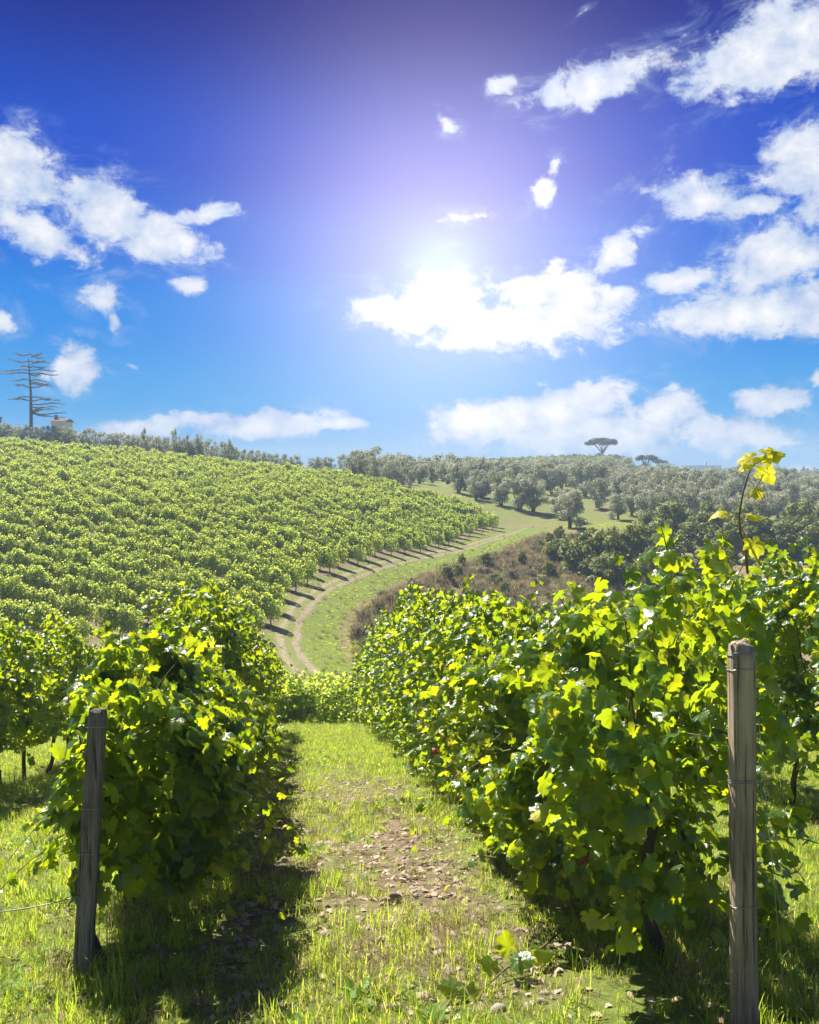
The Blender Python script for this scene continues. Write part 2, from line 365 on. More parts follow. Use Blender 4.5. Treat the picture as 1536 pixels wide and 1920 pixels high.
A[:n_, n_] = 1; A[:n_, n_+1:] = CP[:, :2]; A[n_, :n_] = 1; A[n_+1:, :n_] = CP[:, :2].T
Wt = np.linalg.solve(A, np.concatenate([CP[:, 2], [0, 0, 0]]))
def rbf(x, y):
    sh = np.shape(x); x = np.ravel(x); y = np.ravel(y); o = np.empty(len(x))
    for i in range(0, len(x), 20000):
        xx, yy = x[i:i+20000], y[i:i+20000]
        o[i:i+20000] = phi((xx[:, None]-CP[:, 0])**2+(yy[:, None]-CP[:, 1])**2)@Wt[:n_]+Wt[n_]+Wt[n_+1]*xx+Wt[n_+2]*yy
    return o.reshape(sh)
def G(x, y):
    x = np.asarray(x, float); y = np.asarray(y, float)
    s = x*U.x+y*U.y
    pl = -1.6-.23*np.maximum(s, -14)
    far = rbf(np.clip(x, -220, 260), np.clip(y, -10, 460))
    far = np.clip(far, -15, 14)
    k = sstep(120, 260, np.abs(x-20)-.35*np.maximum(y-150, 0)); far = far*(1-k)+(-9)*k
    k = sstep(430, 620, y); far = far*(1-k)+(-11.5)*k
    k = sstep(18, 26, s)
    z = pl*(1-k)+far*k
    k = sstep(45, 90, np.abs(x))*(1-sstep(20, 50, y)); z = z*(1-k)+np.maximum(z, -9)*k
    nr = 1-sstep(25, 40, y)
    z = z+nr*(.035*vnoise(x*1.3, y*1.3, 1)+.016*vnoise(x*4.1, y*4.1, 2))+(1-nr)*sstep(40, 70, y)*.10*vnoise(x*.35, y*.35, 3)
    return z
def Gz(x, y): return float(G(np.array([x]), np.array([y]))[0])
def axis(lo, hi, n, c, k):
    t = np.linspace(np.arcsinh((lo-c)/k), np.arcsinh((hi-c)/k), n); return c+k*np.sinh(t)
xs = axis(-1000, 1000, 330, 0, 14); ys = axis(-60, 1180, 400, 14, 14)
GX, GY = np.meshgrid(xs, ys); GZ = G(GX, GY)
nx_, ny_ = len(xs), len(ys)
ii = np.arange((ny_-1)*(nx_-1)); r_, c_ = ii//(nx_-1), ii % (nx_-1); a_ = r_*nx_+c_
gf = np.concatenate([np.stack([a_, a_+1, a_+nx_+1], 1), np.stack([a_, a_+nx_+1, a_+nx_], 1)])
g = MB(); g.add(np.stack([GX.ravel(), GY.ravel(), GZ.ravel()], 1), gf)
ground = g.build('ground', M['ground']); tag(ground, kind='structure')
# track centre line in plan
TR = [P(606, 1296, 43), P(582, 1268, 45.5), P(547, 1225, 50), P(543, 1182, 55), P(574, 1132, 62), P(632, 1094, 70.5), P(715, 1063, 81), P(800, 1043, 91),
      P(905, 1018, 104), P(985, 992, 118), P(1040, 975, 130)]
TR = np.array([p[:2] for p in TR])
def catmull(pts, k=14):
    pts = np.asarray(pts, float); o = []
    for i in range(len(pts)-1):
        p0, p1, p2, p3 = pts[max(i-1, 0)], pts[i], pts[i+1], pts[min(i+2, len(pts)-1)]
        for t in np.linspace(0, 1, k, endpoint=False):
            o.append(.5*((2*p1)+(p2-p0)*t+(2*p0-5*p1+4*p2-p3)*t*t+(3*p1-p0-3*p2+p3)*t**3))
    o.append(pts[-1]); return np.array(o)
TC = catmull(TR)
def track_dist(x, y):
    x = np.ravel(x); y = np.ravel(y); best = np.full(len(x), 1e9); side = np.zeros(len(x))
    tg = np.gradient(TC, axis=0); tg /= np.linalg.norm(tg, axis=1)[:, None]
    for i in range(0, len(TC), 2):
        dx, dy = x-TC[i, 0], y-TC[i, 1]; d = dx*dx+dy*dy; m_ = d < best
        best[m_] = d[m_]; side[m_] = (dx*tg[i, 1]-dy*tg[i, 0])[m_]
    return np.sqrt(best), side          # side > 0: right of the track
def rowdist(x, y):       # signed lateral coordinate across the near rows
    return x*NV.x+y*NV.y
R1T = 1.48*NV.x+3.9*NV.y; L1T = -1.72*NV.x+4.65*NV.y; SP = R1T-L1T
VINE_POLY = np.array([P(*q)[:2] for q in [(475, 1225, 50), (508, 1172, 55), (535, 1128, 62), (594, 1088, 71), (698, 1056, 83), (812, 1031, 95), (940, 990, 119.5), (862, 957, 131),
             (800, 943, 137), (700, 917, 141), (560, 892, 146), (400, 870, 148), (200, 852, 150), (0, 838, 150), (-250, 837, 150), (-330, 1040, 70), (-330, 1220, 48), (300, 1240, 46.5)]])
def inpoly(x, y, poly):
    x = np.asarray(x); y = np.asarray(y); c = np.zeros(x.shape, bool); n = len(poly)
    for i in range(n):
        x1, y1 = poly[i]; x2, y2 = poly[(i+1) % n]
        m_ = ((y1 > y) != (y2 > y)) & (x < (x2-x1)*(y-y1)/(y2-y1+1e-12)+x1); c ^= m_
    return c
fx, fy = GX.ravel(), GY.ravel(); td, ts = track_dist(fx, fy)
near = fy < 30
tl = rowdist(fx, fy); ph_ = (tl-L1T)/SP; mid = np.abs(ph_-np.floor(ph_)-.5)*2        # 0 mid-alley, 1 on a row
stony = np.exp(-((tl-(L1T+.63*SP))/.70)**2)*(1-sstep(10, 15, fy))*sstep(3.2, 5, fy)*.75+np.exp(-((tl-(L1T+.28*SP))/.30)**2)*(1-sstep(12, 17, fy))*.55
zg_near = .95-stony-.35*sstep(.75, .95, mid)
zg = np.where(near, zg_near, 0.0)
invine = inpoly(fx, fy, VINE_POLY)
verge = (1-sstep(2.2, 4.2, np.abs(td)))*(ts > 0)
zg = np.where(~near & invine, .35, zg)
zg = np.where(~near & ~invine, .15+.8*verge, zg)
grove = (fy > 118) & ~invine
zg = np.where(grove, .62, zg)
zg = np.where(~near & (ts < 0) & (td < 6) & ~invine, .58, zg)
bank = sstep(1.6, 3.2, td)*(ts > 0)*(~near)*(~invine)*(1-sstep(112, 126, fy))
zd = np.clip(bank-verge*.95, 0, 1)+np.where(grove, .30+.25*vnoise(fx*.06, fy*.06, 5), 0)+np.where(fy > 420, .3, 0)
for nm, arr in (('zone_grass', zg), ('zone_dry', zd)):
    at = ground.data.attributes.new(nm, 'FLOAT', 'POINT'); at.data.foreach_set('value', np.asarray(arr, np.float32))
# track sheet
tg = np.gradient(TC, axis=0); tg /= np.linalg.norm(tg, axis=1)[:, None]; nr = np.stack([tg[:, 1], -tg[:, 0]], 1)
K_ = 9; V_ = []; ac = []
for i in range(len(TC)):
    w = (.9*(1-.75*sstep(95, 122, TC[i, 1])))+.25*vnoise(i*.21, 3.3, 4)
    for j in range(K_):
        t = j/(K_-1)*2-1; q = TC[i]+nr[i]*t*w; V_.append((q[0], q[1])); ac.append(j/(K_-1))
V_ = np.array(V_); z_ = G(V_[:, 0], V_[:, 1])+.035-.08*np.clip(np.abs(np.array(ac)*2-1)-.6, 0, 1)
fs = [];
for i in range(len(TC)-1):
    for j in range(K_-1):
        a = i*K_+j; fs += [(a, a+1, a+K_+1), (a, a+K_+1, a+K_)]
g = MB(); g.add(np.column_stack([V_, z_]), fs); trk = g.build('dirt_track', M['track']); tag(trk, kind='structure')
at = trk.data.attributes.new('across', 'FLOAT', 'POINT'); at.data.foreach_set('value', np.array(ac, np.float32))

# ------------------------------------------------------------------ scattering with geometry nodes
def scatter(name, protos, pts, rots, scl, idx):
    me = bpy.data.meshes.new(name); me.vertices.add(len(pts)); me.vertices.foreach_set('co', np.asarray(pts, np.float32).ravel())
    a = me.attributes.new('rot', 'FLOAT_VECTOR', 'POINT'); a.data.foreach_set('vector', np.asarray(rots, np.float32).ravel())
    a = me.attributes.new('scl', 'FLOAT_VECTOR', 'POINT'); a.data.foreach_set('vector', np.asarray(scl, np.float32).ravel())
    a = me.attributes.new('pick', 'INT', 'POINT'); a.data.foreach_set('value', np.asarray(idx, np.int32))
    o = link(bpy.data.objects.new(name, me))
    ng = bpy.data.node_groups.new(name+' scatter', 'GeometryNodeTree')
    ng.interface.new_socket('Geometry', in_out='INPUT', socket_type='NodeSocketGeometry')
    ng.interface.new_socket('Geometry', in_out='OUTPUT', socket_type='NodeSocketGeometry')
    n = ng.nodes; l = ng.links; gi = n.new('NodeGroupInput'); go = n.new('NodeGroupOutput'); jn = n.new('GeometryNodeJoinGeometry')
    def na(nm, ty):
        x = n.new('GeometryNodeInputNamedAttribute'); x.data_type = ty; x.inputs['Name'].default_value = nm; return x.outputs[0]
    rt = na('rot', 'FLOAT_VECTOR'); sc = na('scl', 'FLOAT_VECTOR'); pk = na('pick', 'INT')
    e2r = n.new('FunctionNodeEulerToRotation'); l.new(rt, e2r.inputs[0])
    for k, pr in enumerate(protos):
        cp = n.new('FunctionNodeCompare'); cp.data_type = 'INT'; cp.operation = 'EQUAL'
        ins = [s for s in cp.inputs if s.type == 'INT']; l.new(pk, ins[0]); ins[1].default_value = k
        ip = n.new('GeometryNodeInstanceOnPoints'); l.new(gi.outputs[0], ip.inputs['Points']); l.new(cp.outputs[0], ip.inputs['Selection'])
        oi = n.new('GeometryNodeObjectInfo'); oi.inputs['Object'].default_value = pr; oi.transform_space = 'ORIGINAL'
        l.new(oi.outputs['Geometry'], ip.inputs['Instance']); l.new(e2r.outputs[0], ip.inputs['Rotation']); l.new(sc, ip.inputs['Scale'])
        l.new(ip.outputs[0], jn.inputs[0])
    l.new(jn.outputs[0], go.inputs[0])
    md = o.modifiers.new('scatter', 'NODES'); md.node_group = ng
    return tag(o, kind='stuff')
def proto(mb, name, mats, smooth=True): return bpy.data.objects.new(name, mb.mesh(name, mats, smooth))

# ------------------------------------------------------------------ leaves
def grape_leaf(seed, detail=True, ring=False):
    r = random.Random(seed)
    if detail:
        deg = [-168, -150, -128, -108, -92, -74, -58, -40, -24, -10, 0, 10, 24, 40, 58, 74, 92, 108, 128, 150, 168]
        rad = [.34, .46, .50, .40, .52, .56, .40, .54, .60, .56, .72, .56, .60, .54, .40, .56, .52, .40, .50, .46, .34]
    else:
        deg = [-160, -120, -80, -52, -18, 0, 18, 52, 80, 120, 160]
        rad = [.40, .47, .55, .42, .58, .70, .58, .42, .55, .47, .40]
    fold = r.uniform(.10, .75); curl = r.uniform(-.35, .8); tw = r.uniform(-.6, .6)
    v = [(0, 0, .0)]; 
    for d, q in zip(deg, rad):
        q *= r.uniform(.9, 1.1); a = R(d); x, y = q*math.sin(a), q*math.cos(a)
        z = -fold*abs(x)-curl*y*y+tw*x*y+r.uniform(-.045, .045); v.append((x, y+.0, z))
    n = len(deg); f = [(0, i+1, i) for i in range(1, n)]
    if ring:
        h = [(x*.55, y*.55, z*.38+r.uniform(-.02, .02)+.03*math.sin(i*1.9)) for i, (x, y, z) in enumerate(v[1:])]
        v = v+h; f = []
        for i in range(1, n): f += [(0, n+i+1, n+i), (n+i, n+i+1, i+1), (n+i, i+1, i)]
    v = np.array(v, np.float32); v[:, 1] -= -.0
    return v, np.array(f, np.int32)
LV_HI = [grape_leaf(i, True) for i in range(8)]; LV_LO = [grape_leaf(20+i, False) for i in range(5)]
LEAF_ME = {}
for k in ('vine', 'vine_yellow', 'vine_red'):
    LEAF_ME[k] = []
    for v, f in [grape_leaf(50+i, True, True) for i in range(8)]:
        g = MB(); g.add(v, f); LEAF_ME[k].append(g.mesh('leaf', M[k], True))
def frames(nrm, tip):
    """rotation matrices with columns x,y(tip),z(normal) from arrays"""
    z = nrm/np.linalg.norm(nrm, axis=1)[:, None]
    y = tip-(tip*z).sum(1)[:, None]*z; y /= np.linalg.norm(y, axis=1)[:, None]+1e-9
    x = np.cross(y, z)
    return np.stack([x, y, z], 2)
def add_leaves(mb, pos, rot, siz, bank, pick, mi=0):
    for k, (v, f) in enumerate(bank):
        m_ = np.nonzero(pick == k)[0]
        if len(m_) == 0: continue
        vv = np.einsum('nij,kj->nki', rot[m_], v)*siz[m_][:, None, None]+pos[m_][:, None, :]
        ff = f[None]+(np.arange(len(m_))*len(v))[:, None, None]
        mb.add(vv.reshape(-1, 3), ff.reshape(-1, 3), mi)
def rnd(n, s=1.): return rng.normal(0, s, (n, 3))

def canopy(n, s0, s1, Hf, wl, wr, zb, seed):
    """leaf positions in (along, across, up) for one vine; denser on the shell"""
    s = rng.uniform(s0, s1, n); H = Hf(s)
    u = rng.beta(1.25, 1.1, n)
    top = H*(1+.10*vnoise(s*1.3, np.zeros(n), seed+7)+.09*vnoise(s*3.1, np.zeros(n), seed)+.06*vnoise(s*8, np.zeros(n), seed+1))
    z = zb+(top-zb)*u
    prof = np.interp(u, [0, .12, .35, .65, .85, 1.0], [.62, .80, .94, 1.0, .74, .22])
    side = np.where(rng.random(n) < wr/(wl+wr), 1, -1); w = np.where(side > 0, wr, wl)*prof
    w = w*(1+.46*vnoise(s*2.1+side*7, z*2.6, seed+2)+.2*vnoise(s*5.3, z*6+side*3, seed+3))
    q = np.where(rng.random(n) < .72, rng.uniform(.72, 1.08, n), rng.uniform(0, .85, n))
    t = side*w*q
    sh = np.minimum(q, 1)
    lump = vnoise(s*3.1+11, z*3.1+side*5, seed+5)
    keep = (lump > -.33) | (rng.random(n) < .15)
    return s[keep], t[keep], z[keep], side[keep], u[keep], sh[keep]
def build_vine(name, s, t, label, group, Hf, wl, wr, zb=.35, nleaf=900, hi=True, nparts=0, seed=0, half=.55, s_lo=None, s_hi=None, red=0):
    base = U*s+NV*t; base = Vector((base.x, base.y, Gz(base.x, base.y)))
    root = empty(name, base, label, 'vine', group)
    rr = random.Random(seed*13+5)
    # trunk with a kink and two arms
    g = MB(); pts = []; hd = .78+rr.uniform(-.08, .1); lean = rr.uniform(-.12, .12); ly = rr.uniform(-.1, .1)
    for i in range(8):
        k = i/7; pts.append(Vector((lean*math.sin(k*2.6)+rr.uniform(-.018, .018), ly*math.sin(k*2.2)+rr.uniform(-.018, .018), -.12+k*(hd+.12))))
    g.tube(pts, [.045, .038, .033, .031, .030, .031, .034, .036], 8); g.build('trunk', M['bark'], root)
    head = pts[-1]; arms = []
    for sg in ((1,) if s < 5.6 else (-1, 1)):
        g = MB(); ap = [head+Vector((U.x, U.y, 0))*sg*.5*k/4+Vector((rr.uniform(-.02, .02), rr.uniform(-.02, .02), .12*math.sin(k/4*2)-.115*sg*k/4*0-.23*sg*.5*k/4)) for k in range(5)]
        g.tube(ap, [.03, .026, .022, .018, .013], 6); g.build('arm', M['bark'], root); arms.append(ap)
    g = MB()
    for c in range(8):
        b = arms[c % len(arms)][1+(c//2) % 4]; hh = float(Hf(np.array([s]))[0]); side = rr.choice((-1, 1)); sp = rr.uniform(.1, .9)*(wr if side > 0 else wl)
        cp = []
        for k in range(6):
            q = k/5; cp.append(b+NV*(side*sp*math.sin(q*1.7))+Vector((U.x, U.y, 0))*rr.uniform(-.05, .05)+Vector((0, 0, (hh*.86-b.z)*math.sin(q*rr.uniform(1.4, 2.0)))))
        g.tube(cp, [.008, .007, .006, .005, .004, .003], 5, cap=False)
    g.build('cane', M['cane'], root)
    lo = s-half if s_lo is None else s_lo; hiS = s+half if s_hi is None else s_hi
    a, b, z, side, u, sh = canopy(nleaf, lo, hiS, Hf, wl, wr, zb, 3)
    n = len(a)
    X = U.x*a+NV.x*(t+b); Y = U.y*a+NV.y*(t+b); Zg = G(X, Y)
    pos = np.stack([X-base.x, Y-base.y, Zg+z-base.z], 1)
    outw = np.stack([NV.x*side, NV.y*side, np.zeros(n)], 1)
    nrm = outw*.5+np.array([0, 0, .62])+rnd(n, .55)+np.array([U.x, U.y, 0])*rng.normal(-.25, .4, n)[:, None]
    tip = np.array([0, 0, -1.])+outw*.45+rnd(n, .45)
    rot = frames(nrm, tip); siz = rng.uniform(.065, .128, n)*np.where(u > .9, .85, 1.)
    bank = LV_HI if hi else LV_LO; pick = rng.integers(0, len(bank), n)
    # loose shoots arching out of the wall of leaves
    P2 = []; N2 = []; T2 = []; S2 = []
    for c in range(16 if s < 10 else (10 if s < 15 else 6)):
        sa = rr.uniform(lo, hiS); sgn = rr.choice((-1, 1)) if wr < .5 or rr.random() < .4 else 1; hh = float(Hf(np.array([sa]))[0]); up = rr.random() < .5
        z0 = hh*(rr.uniform(.82, .97) if up else rr.uniform(.25, .85)); w0 = (wr if sgn > 0 else wl)*(.3 if up else .8)
        Lh = rr.uniform(.28, .68)*(1 if s > 5.5 or sgn > 0 else .5); dirn = NV*sgn*(rr.uniform(.1, .6) if up else 1.)+U*rr.uniform(-.7, .5)+Vector((0, 0, rr.uniform(.6, 1.1) if up else rr.uniform(-.2, .5))); dirn.normalize()
        b0 = U*sa+NV*(t+sgn*w0); b0 = Vector((b0.x, b0.y, Gz(b0.x, b0.y)+z0))-base; pp = []
        for k in range(8):
            q = k/7; pp.append(b0+dirn*Lh*q+Vector((0, 0, -(.12 if up else .42)*Lh*q*q*1.6)))
            if k:
                P2.append(tuple(pp[-1]+Vector((rr.gauss(0, .03), rr.gauss(0, .03), rr.gauss(0, .02))))); N2.append((rr.gauss(0, .6)+NV.x*sgn*.3, rr.gauss(-.2, .6), rr.gauss(.6, .5))); T2.append((dirn.x+rr.gauss(0, .6), dirn.y+rr.gauss(0, .6), rr.gauss(-.6, .4))); S2.append(rr.uniform(.07, .125)*(1-.35*q))
        gs = MB(); gs.tube(pp, [.004, .004, .0035, .0035, .003, .003, .0025, .002], 4, cap=False); gs.build('shoot', M['cane'], root)
    pos = np.vstack([pos, np.array(P2)]); rot = np.concatenate([rot, frames(np.array(N2), np.array(T2))]); siz = np.concatenate([siz, S2]); m2 = len(P2); n += m2
    pick = np.concatenate([pick, rng.integers(0, len(bank), m2)]); sh = np.concatenate([sh, np.full(m2, 1.4)]); a = np.concatenate([a, np.full(m2, s)]); side = np.concatenate([side, np.full(m2, 1)]); z = np.concatenate([z, np.full(m2, 1.)])
    # the leaves that show largest become parts
    order = np.argsort(-(sh*2+siz*6-.25*(a-s)+(side*(-np.sign(t-.0))*.8))); part = order[:nparts]; rest = np.ones(n, bool); rest[part] = False
    for i in part:
        kind = 'vine'
        if z[i] < .75 and rr.random() < red: kind = 'vine_red'
        elif rr.random() < .012: kind = 'vine_yellow'
        o = bpy.data.objects.new('leaf', LEAF_ME[kind][pick[i] % 8]); link(o); o.parent = root
        mw = Matrix(rot[i].tolist()).to_4x4(); 
        for q in range(3):
            for w in range(3): mw[q][w] *= float(siz[i])
        mw.translation = Vector(pos[i]); o.matrix_local = mw
    g = MB(); add_leaves(g, pos[rest], rot[rest], siz[rest], bank, pick[rest])
    fo = g.build('foliage', M['vine'], root); fo['kind'] = 'stuff'
    return root

def prof(pts):
    xs_, ys_ = zip(*pts); return lambda s: np.interp(s, xs_, ys_)
H_L1 = prof([(4.4, 1.3), (5.0, 1.5), (6.0, 1.6), (7.5, 1.78), (9, 2.12), (10.5, 2.5), (12, 2.45), (15, 2.35), (18, 2.3), (21, 2.2), (22.5, 1.7)])
H_R1 = prof([(3.8, 2.12), (4.4, 2.15), (4.9, 1.86), (5.6, 1.7), (6.5, 1.8), (8.3, 2.08), (11, 2.4), (14, 2.65), (19, 2.7), (24, 2.4), (27, 2.0)])
H_L2 = prof([(8, 2.0), (12, 2.2), (16, 2.25), (22, 2.2)])
H_R2 = prof([(6, 2.5), (9, 2.6), (14, 2.4), (22, 2.3)])
ORD = ['nearest', 'second', 'third', 'fourth', 'fifth', 'sixth']
def vine_row(t, s0, s1, step, Hf, wlf, wrf, where, group, parts, seed, zb=.38, red=0.):
    k = 0; s = s0
    while s < s1:
        d = s
        np_ = 300 if d < parts[0] else (150 if d < parts[1] else 0)
        nl = 2000 if d < 9 else (1450 if d < 14 else 1050)
        if k < 3: lab = '%s grapevine %s' % (ORD[k], where[0])
        else: lab = 'leafy green grapevine %s' % where[1]
        build_vine('grapevine', s, t+random.uniform(-.04, .04), lab, group, Hf, wlf(s), wrf(s), zb=zb if d > 6 else (zb*1.0 if t > 0 else .36), nleaf=nl, hi=d < 9, nparts=np_, seed=seed+k, half=step*.62, s_lo=(4.95 if k == 0 and t == L1T else None), red=red)
        s += step; k += 1
vine_row(L1T, 5.2, 22.4, 1.0, H_L1, lambda s: .34 if s > 7 else (.16 if s < 5.5 else .24), lambda s: .66 if s < 8 else .42,
         ('behind the thin leaning post in the row left of the path', 'farther down the row on the path\'s left side'), 'grapevines in the row left of the grass path', (9, 14), 100, zb=.52)
vine_row(R1T, 4.55, 27, 1.0, H_R1, lambda s: .68 if s < 6 else (.58 if s < 8 else .48), lambda s: .42,
         ('behind the thick wooden post in the row right of the path', 'farther down the row on the right side of the path'), 'grapevines in the row right of the grass path', (9.5, 15), 200, zb=.22, red=.02)
vine_row(L1T-SP, 9.0, 22, 1.0, H_L2, lambda s: .42, lambda s: .42,
         ('in the shaded second row at the left edge', 'in the second row at the left edge, trunk bare above the grass'), 'grapevines in the second row at the left edge', (0, 13.6), 300, zb=.6)
vine_row(R1T+SP, 6.6, 22, 1.0, H_R2, lambda s: .45, lambda s: .45,
         ('in the row behind the thick wooden post at the right edge', 'in the row at the right edge, mostly behind the nearer row'), 'grapevines in the second row at the right edge', (9, 0), 400, zb=.45)

# tall yellow shoot above the thick post
shoot_root = empty('vine_shoot', P(1400, 1060, 4.1), 'tall thin vine shoot with bright yellow leaves sticking up against the sky', 'vine shoot')
def rel(px, py, Y): return Vector(P(px, py, Y))-shoot_root.location
g = MB(); sp = [rel(1402, 1075, 4.15), rel(1398, 1030, 4.1), rel(1388, 1000, 4.08), rel(1386, 965, 4.06), rel(1393, 925, 4.05), rel(1403, 890, 4.04), rel(1413, 872, 4.03), rel(1428, 864, 4.02)]
g.tube(sp, [.0065, .006, .0055, .005, .0047, .0043, .0036, .0025], 6)
for (a, b) in (((1386, 965), (1368, 962)), ((1387, 985), (1404, 970)), ((1400, 900), (1418, 915)), ((1413, 872), (1440, 885)), ((1413, 872), (1436, 852)), ((1413, 872), (1408, 860))):
    g.tube([rel(*a, 4.05), rel((a[0]+b[0])/2, (a[1]+b[1])/2-3, 4.05), rel(*b, 4.04)], .0017, 4)
g.build('stem', M['cane'], shoot_root)
g = MB()
for k in range(5):
    x0 = 1418+k*4; pts = [rel(x0+6*math.sin(i*1.1+k), 890+i*(8+k), 4.03-.004*i) for i in range(7)]; g.tube(pts, .0011, 4)
g.build('tendril', M['cane'], shoot_root)
for (x, y, sz, nz, tp) in ((1440, 853, .125, (-.3, -.8, .5), (.9, 0, -.3)), (1452, 846, .10, (.3, -.6, .8), (1, 0, -.2)), (1408, 858, .12, (-.2, -.55, .8), (-1, 0, -.2)), (1441, 884, .12, (.1, -1, .1), (.3, 0, -1)),
                       (1418, 921, .08, (-.3, -.8, .4), (.4, 0, -1)), (1352, 962, .10, (-.2, -.4, 1), (-1, .2, -.1)), (1412, 966, .09, (.2, -.4, 1), (1, 0, -.15)), (1414, 1020, .12, (0, -.9, .4), (.2, 0, -1)), (1400, 872, .08, (-.4, -.5, .8), (-1, 0, -.5))):
    rt = frames(np.array([nz], float), np.array([tp], float))[0]
    o = bpy.data.objects.new('leaf', random.choice(LEAF_ME['vine_yellow'])); link(o); o.parent = shoot_root
    mw = Matrix(rt.tolist()).to_4x4()
    for q in range(3):
        for w in range(3): mw[q][w] *= sz*.82
    mw.translation = rel(x, y, 4.03); o.matrix_local = mw

# ------------------------------------------------------------------ posts and wires
def post(name, base, top, w, d, matl, label, seed, chamfer):
    root = empty(name, base, label, 'post', 'wooden trellis end posts')
    rr = np.random.default_rng(seed); n = 28; k = 34; H = (Vector(top)-Vector(base)); vs = []
    off = rr.normal(0, 1, 6)
    for i in range(k):
        q = i/(k-1); c = H*q+Vector((0, 0, -.15*(1-q)))
        for j in range(n):
            a = 2*math.pi*j/n+.12; e = 4.0
            x = math.copysign(abs(math.cos(a))**(2/e), math.cos(a))*w/2; y = math.copysign(abs(math.sin(a))**(2/e), math.sin(a))*d/2
            s_ = 1+.03*math.sin(q*5+off[0])+.02*vnoise(q*6, j*.7, seed)+.012*vnoise(q*3, j*2.3, seed+1)
            s_ -= .17*math.exp(-((j-21.5)/.5)**2)*(.5+.5*math.sin(q*7+off[1]))*(q > .15)
            s_ -= .15*math.exp(-((j-18.6)/.45)**2)*(.5+.5*math.sin(q*9+off[2]))
            s_ -= .12*math.exp(-((j-24)/.45)**2)*(.5+.5*math.sin(q*6+off[3]))
            if i == k-1: s_ *= 1-chamfer
            z = .01*math.sin(a*2+off[4])+.008*vnoise(j*.9, 2., seed) if i >= k-2 else 0
            vs.append((c.x+x*s_, c.y+y*s_, c.z+z+(-.012 if i == k-2 else 0)))
    vs.append((H.x, H.y, H.z+.006)); fs = []
    for i in range(k-1):
        for j in range(n):
            p_ = (j+1) % n; fs += [(i*n+j, i*n+p_, (i+1)*n+p_), (i*n+j, (i+1)*n+p_, (i+1)*n+j)]
    for j in range(n): fs.append((n*k, (k-1)*n+j, (k-1)*n+(j+1) % n))
    g = MB(); g.add(vs, fs); g.build('shaft', matl, root)
    return root, H
def wrap(root, H, zf, w, d, turns=1, r=.0018):
    g = MB(); pts = []
    for i in range(24*turns+1):
        a = 2*math.pi*i/24; e = 3.6
        x = math.copysign(abs(math.cos(a))**(2/e), math.cos(a))*(w/2+.003); y = math.copysign(abs(math.sin(a))**(2/e), math.sin(a))*(d/2+.003)
        pts.append((H.x*zf+x, H.y*zf+y, H.z*zf+.008*i/24-.012*math.sin(a)))
    g.tube(pts, r, 5, cap=False); g.build('binding_wire', M['wire'], root)
bR = Vector(P(1396, 1932, 3.72)); bR.z = Gz(bR.x, bR.y)
tR = Vector(P(1390, 1207, 3.72))
pr, HR = post('trellis_post', bR, tR, .102, .10, M['post'], 'thick sunlit square wooden post standing in front of the right vine row', 3, .14)
for zf, tn in ((.968, 2), (.93, 1), (.64, 2), (.325, 1)): wrap(pr, HR, zf, .104, .102, tn)
bL = Vector(P(152, 1815, 4.65)); bL.z = Gz(bL.x, bL.y); tL = Vector(P(184, 1331, 4.72))
pl_, HL = post('trellis_post', bL, tL, .092, .085, M['post_grey'], 'thinner grey wooden post leaning right at the end of the left vine row', 9, .06)
for zf in (.93, .62, .45): wrap(pl_, HL, zf, .094, .087)
def wire(pts, label, r=.0016, sag=0., group=None):
    a, b = Vector(pts[0]), Vector(pts[1]); o = empty('wire', a, label, 'wire', group)
    g = MB(); g.tube([(b-a)*q+Vector((0, 0, -sag*4*q*(1-q))) for q in np.linspace(0, 1, 9)], r, 5); g.build('strand', M['wire'], o); return o
wire((bL+Vector((.02, 0, .42)), P(-60, 1714, 4.3)), 'thin wire running from the leaning left post out past the left edge', .003, .02)
wire((tR+Vector((.045, -.05, -.22)), P(1478, 1940, 3.62)), 'taut guy wire slanting down to the right of the thick post', .0014)
wire((tR+Vector((.06, -.04, -.55)), P(1500, 1935, 3.75)), 'second guy wire, right of the first one beside the thick post', .0014)
def along(t, s, h):
    q = U*s+NV*t; return Vector((q.x, q.y, Gz(q.x, q.y)+h))
for t_, s0, nm in ((L1T, 4.8, 'left'), (R1T, 4.0, 'right')):
    for h, w_ in ((.75, 'lowest'), (1.2, 'middle')):
        wire((along(t_, s0, h), along(t_, 21, h)), '%s trellis wire running through the leaves of the %s row' % (w_, nm), .0015)

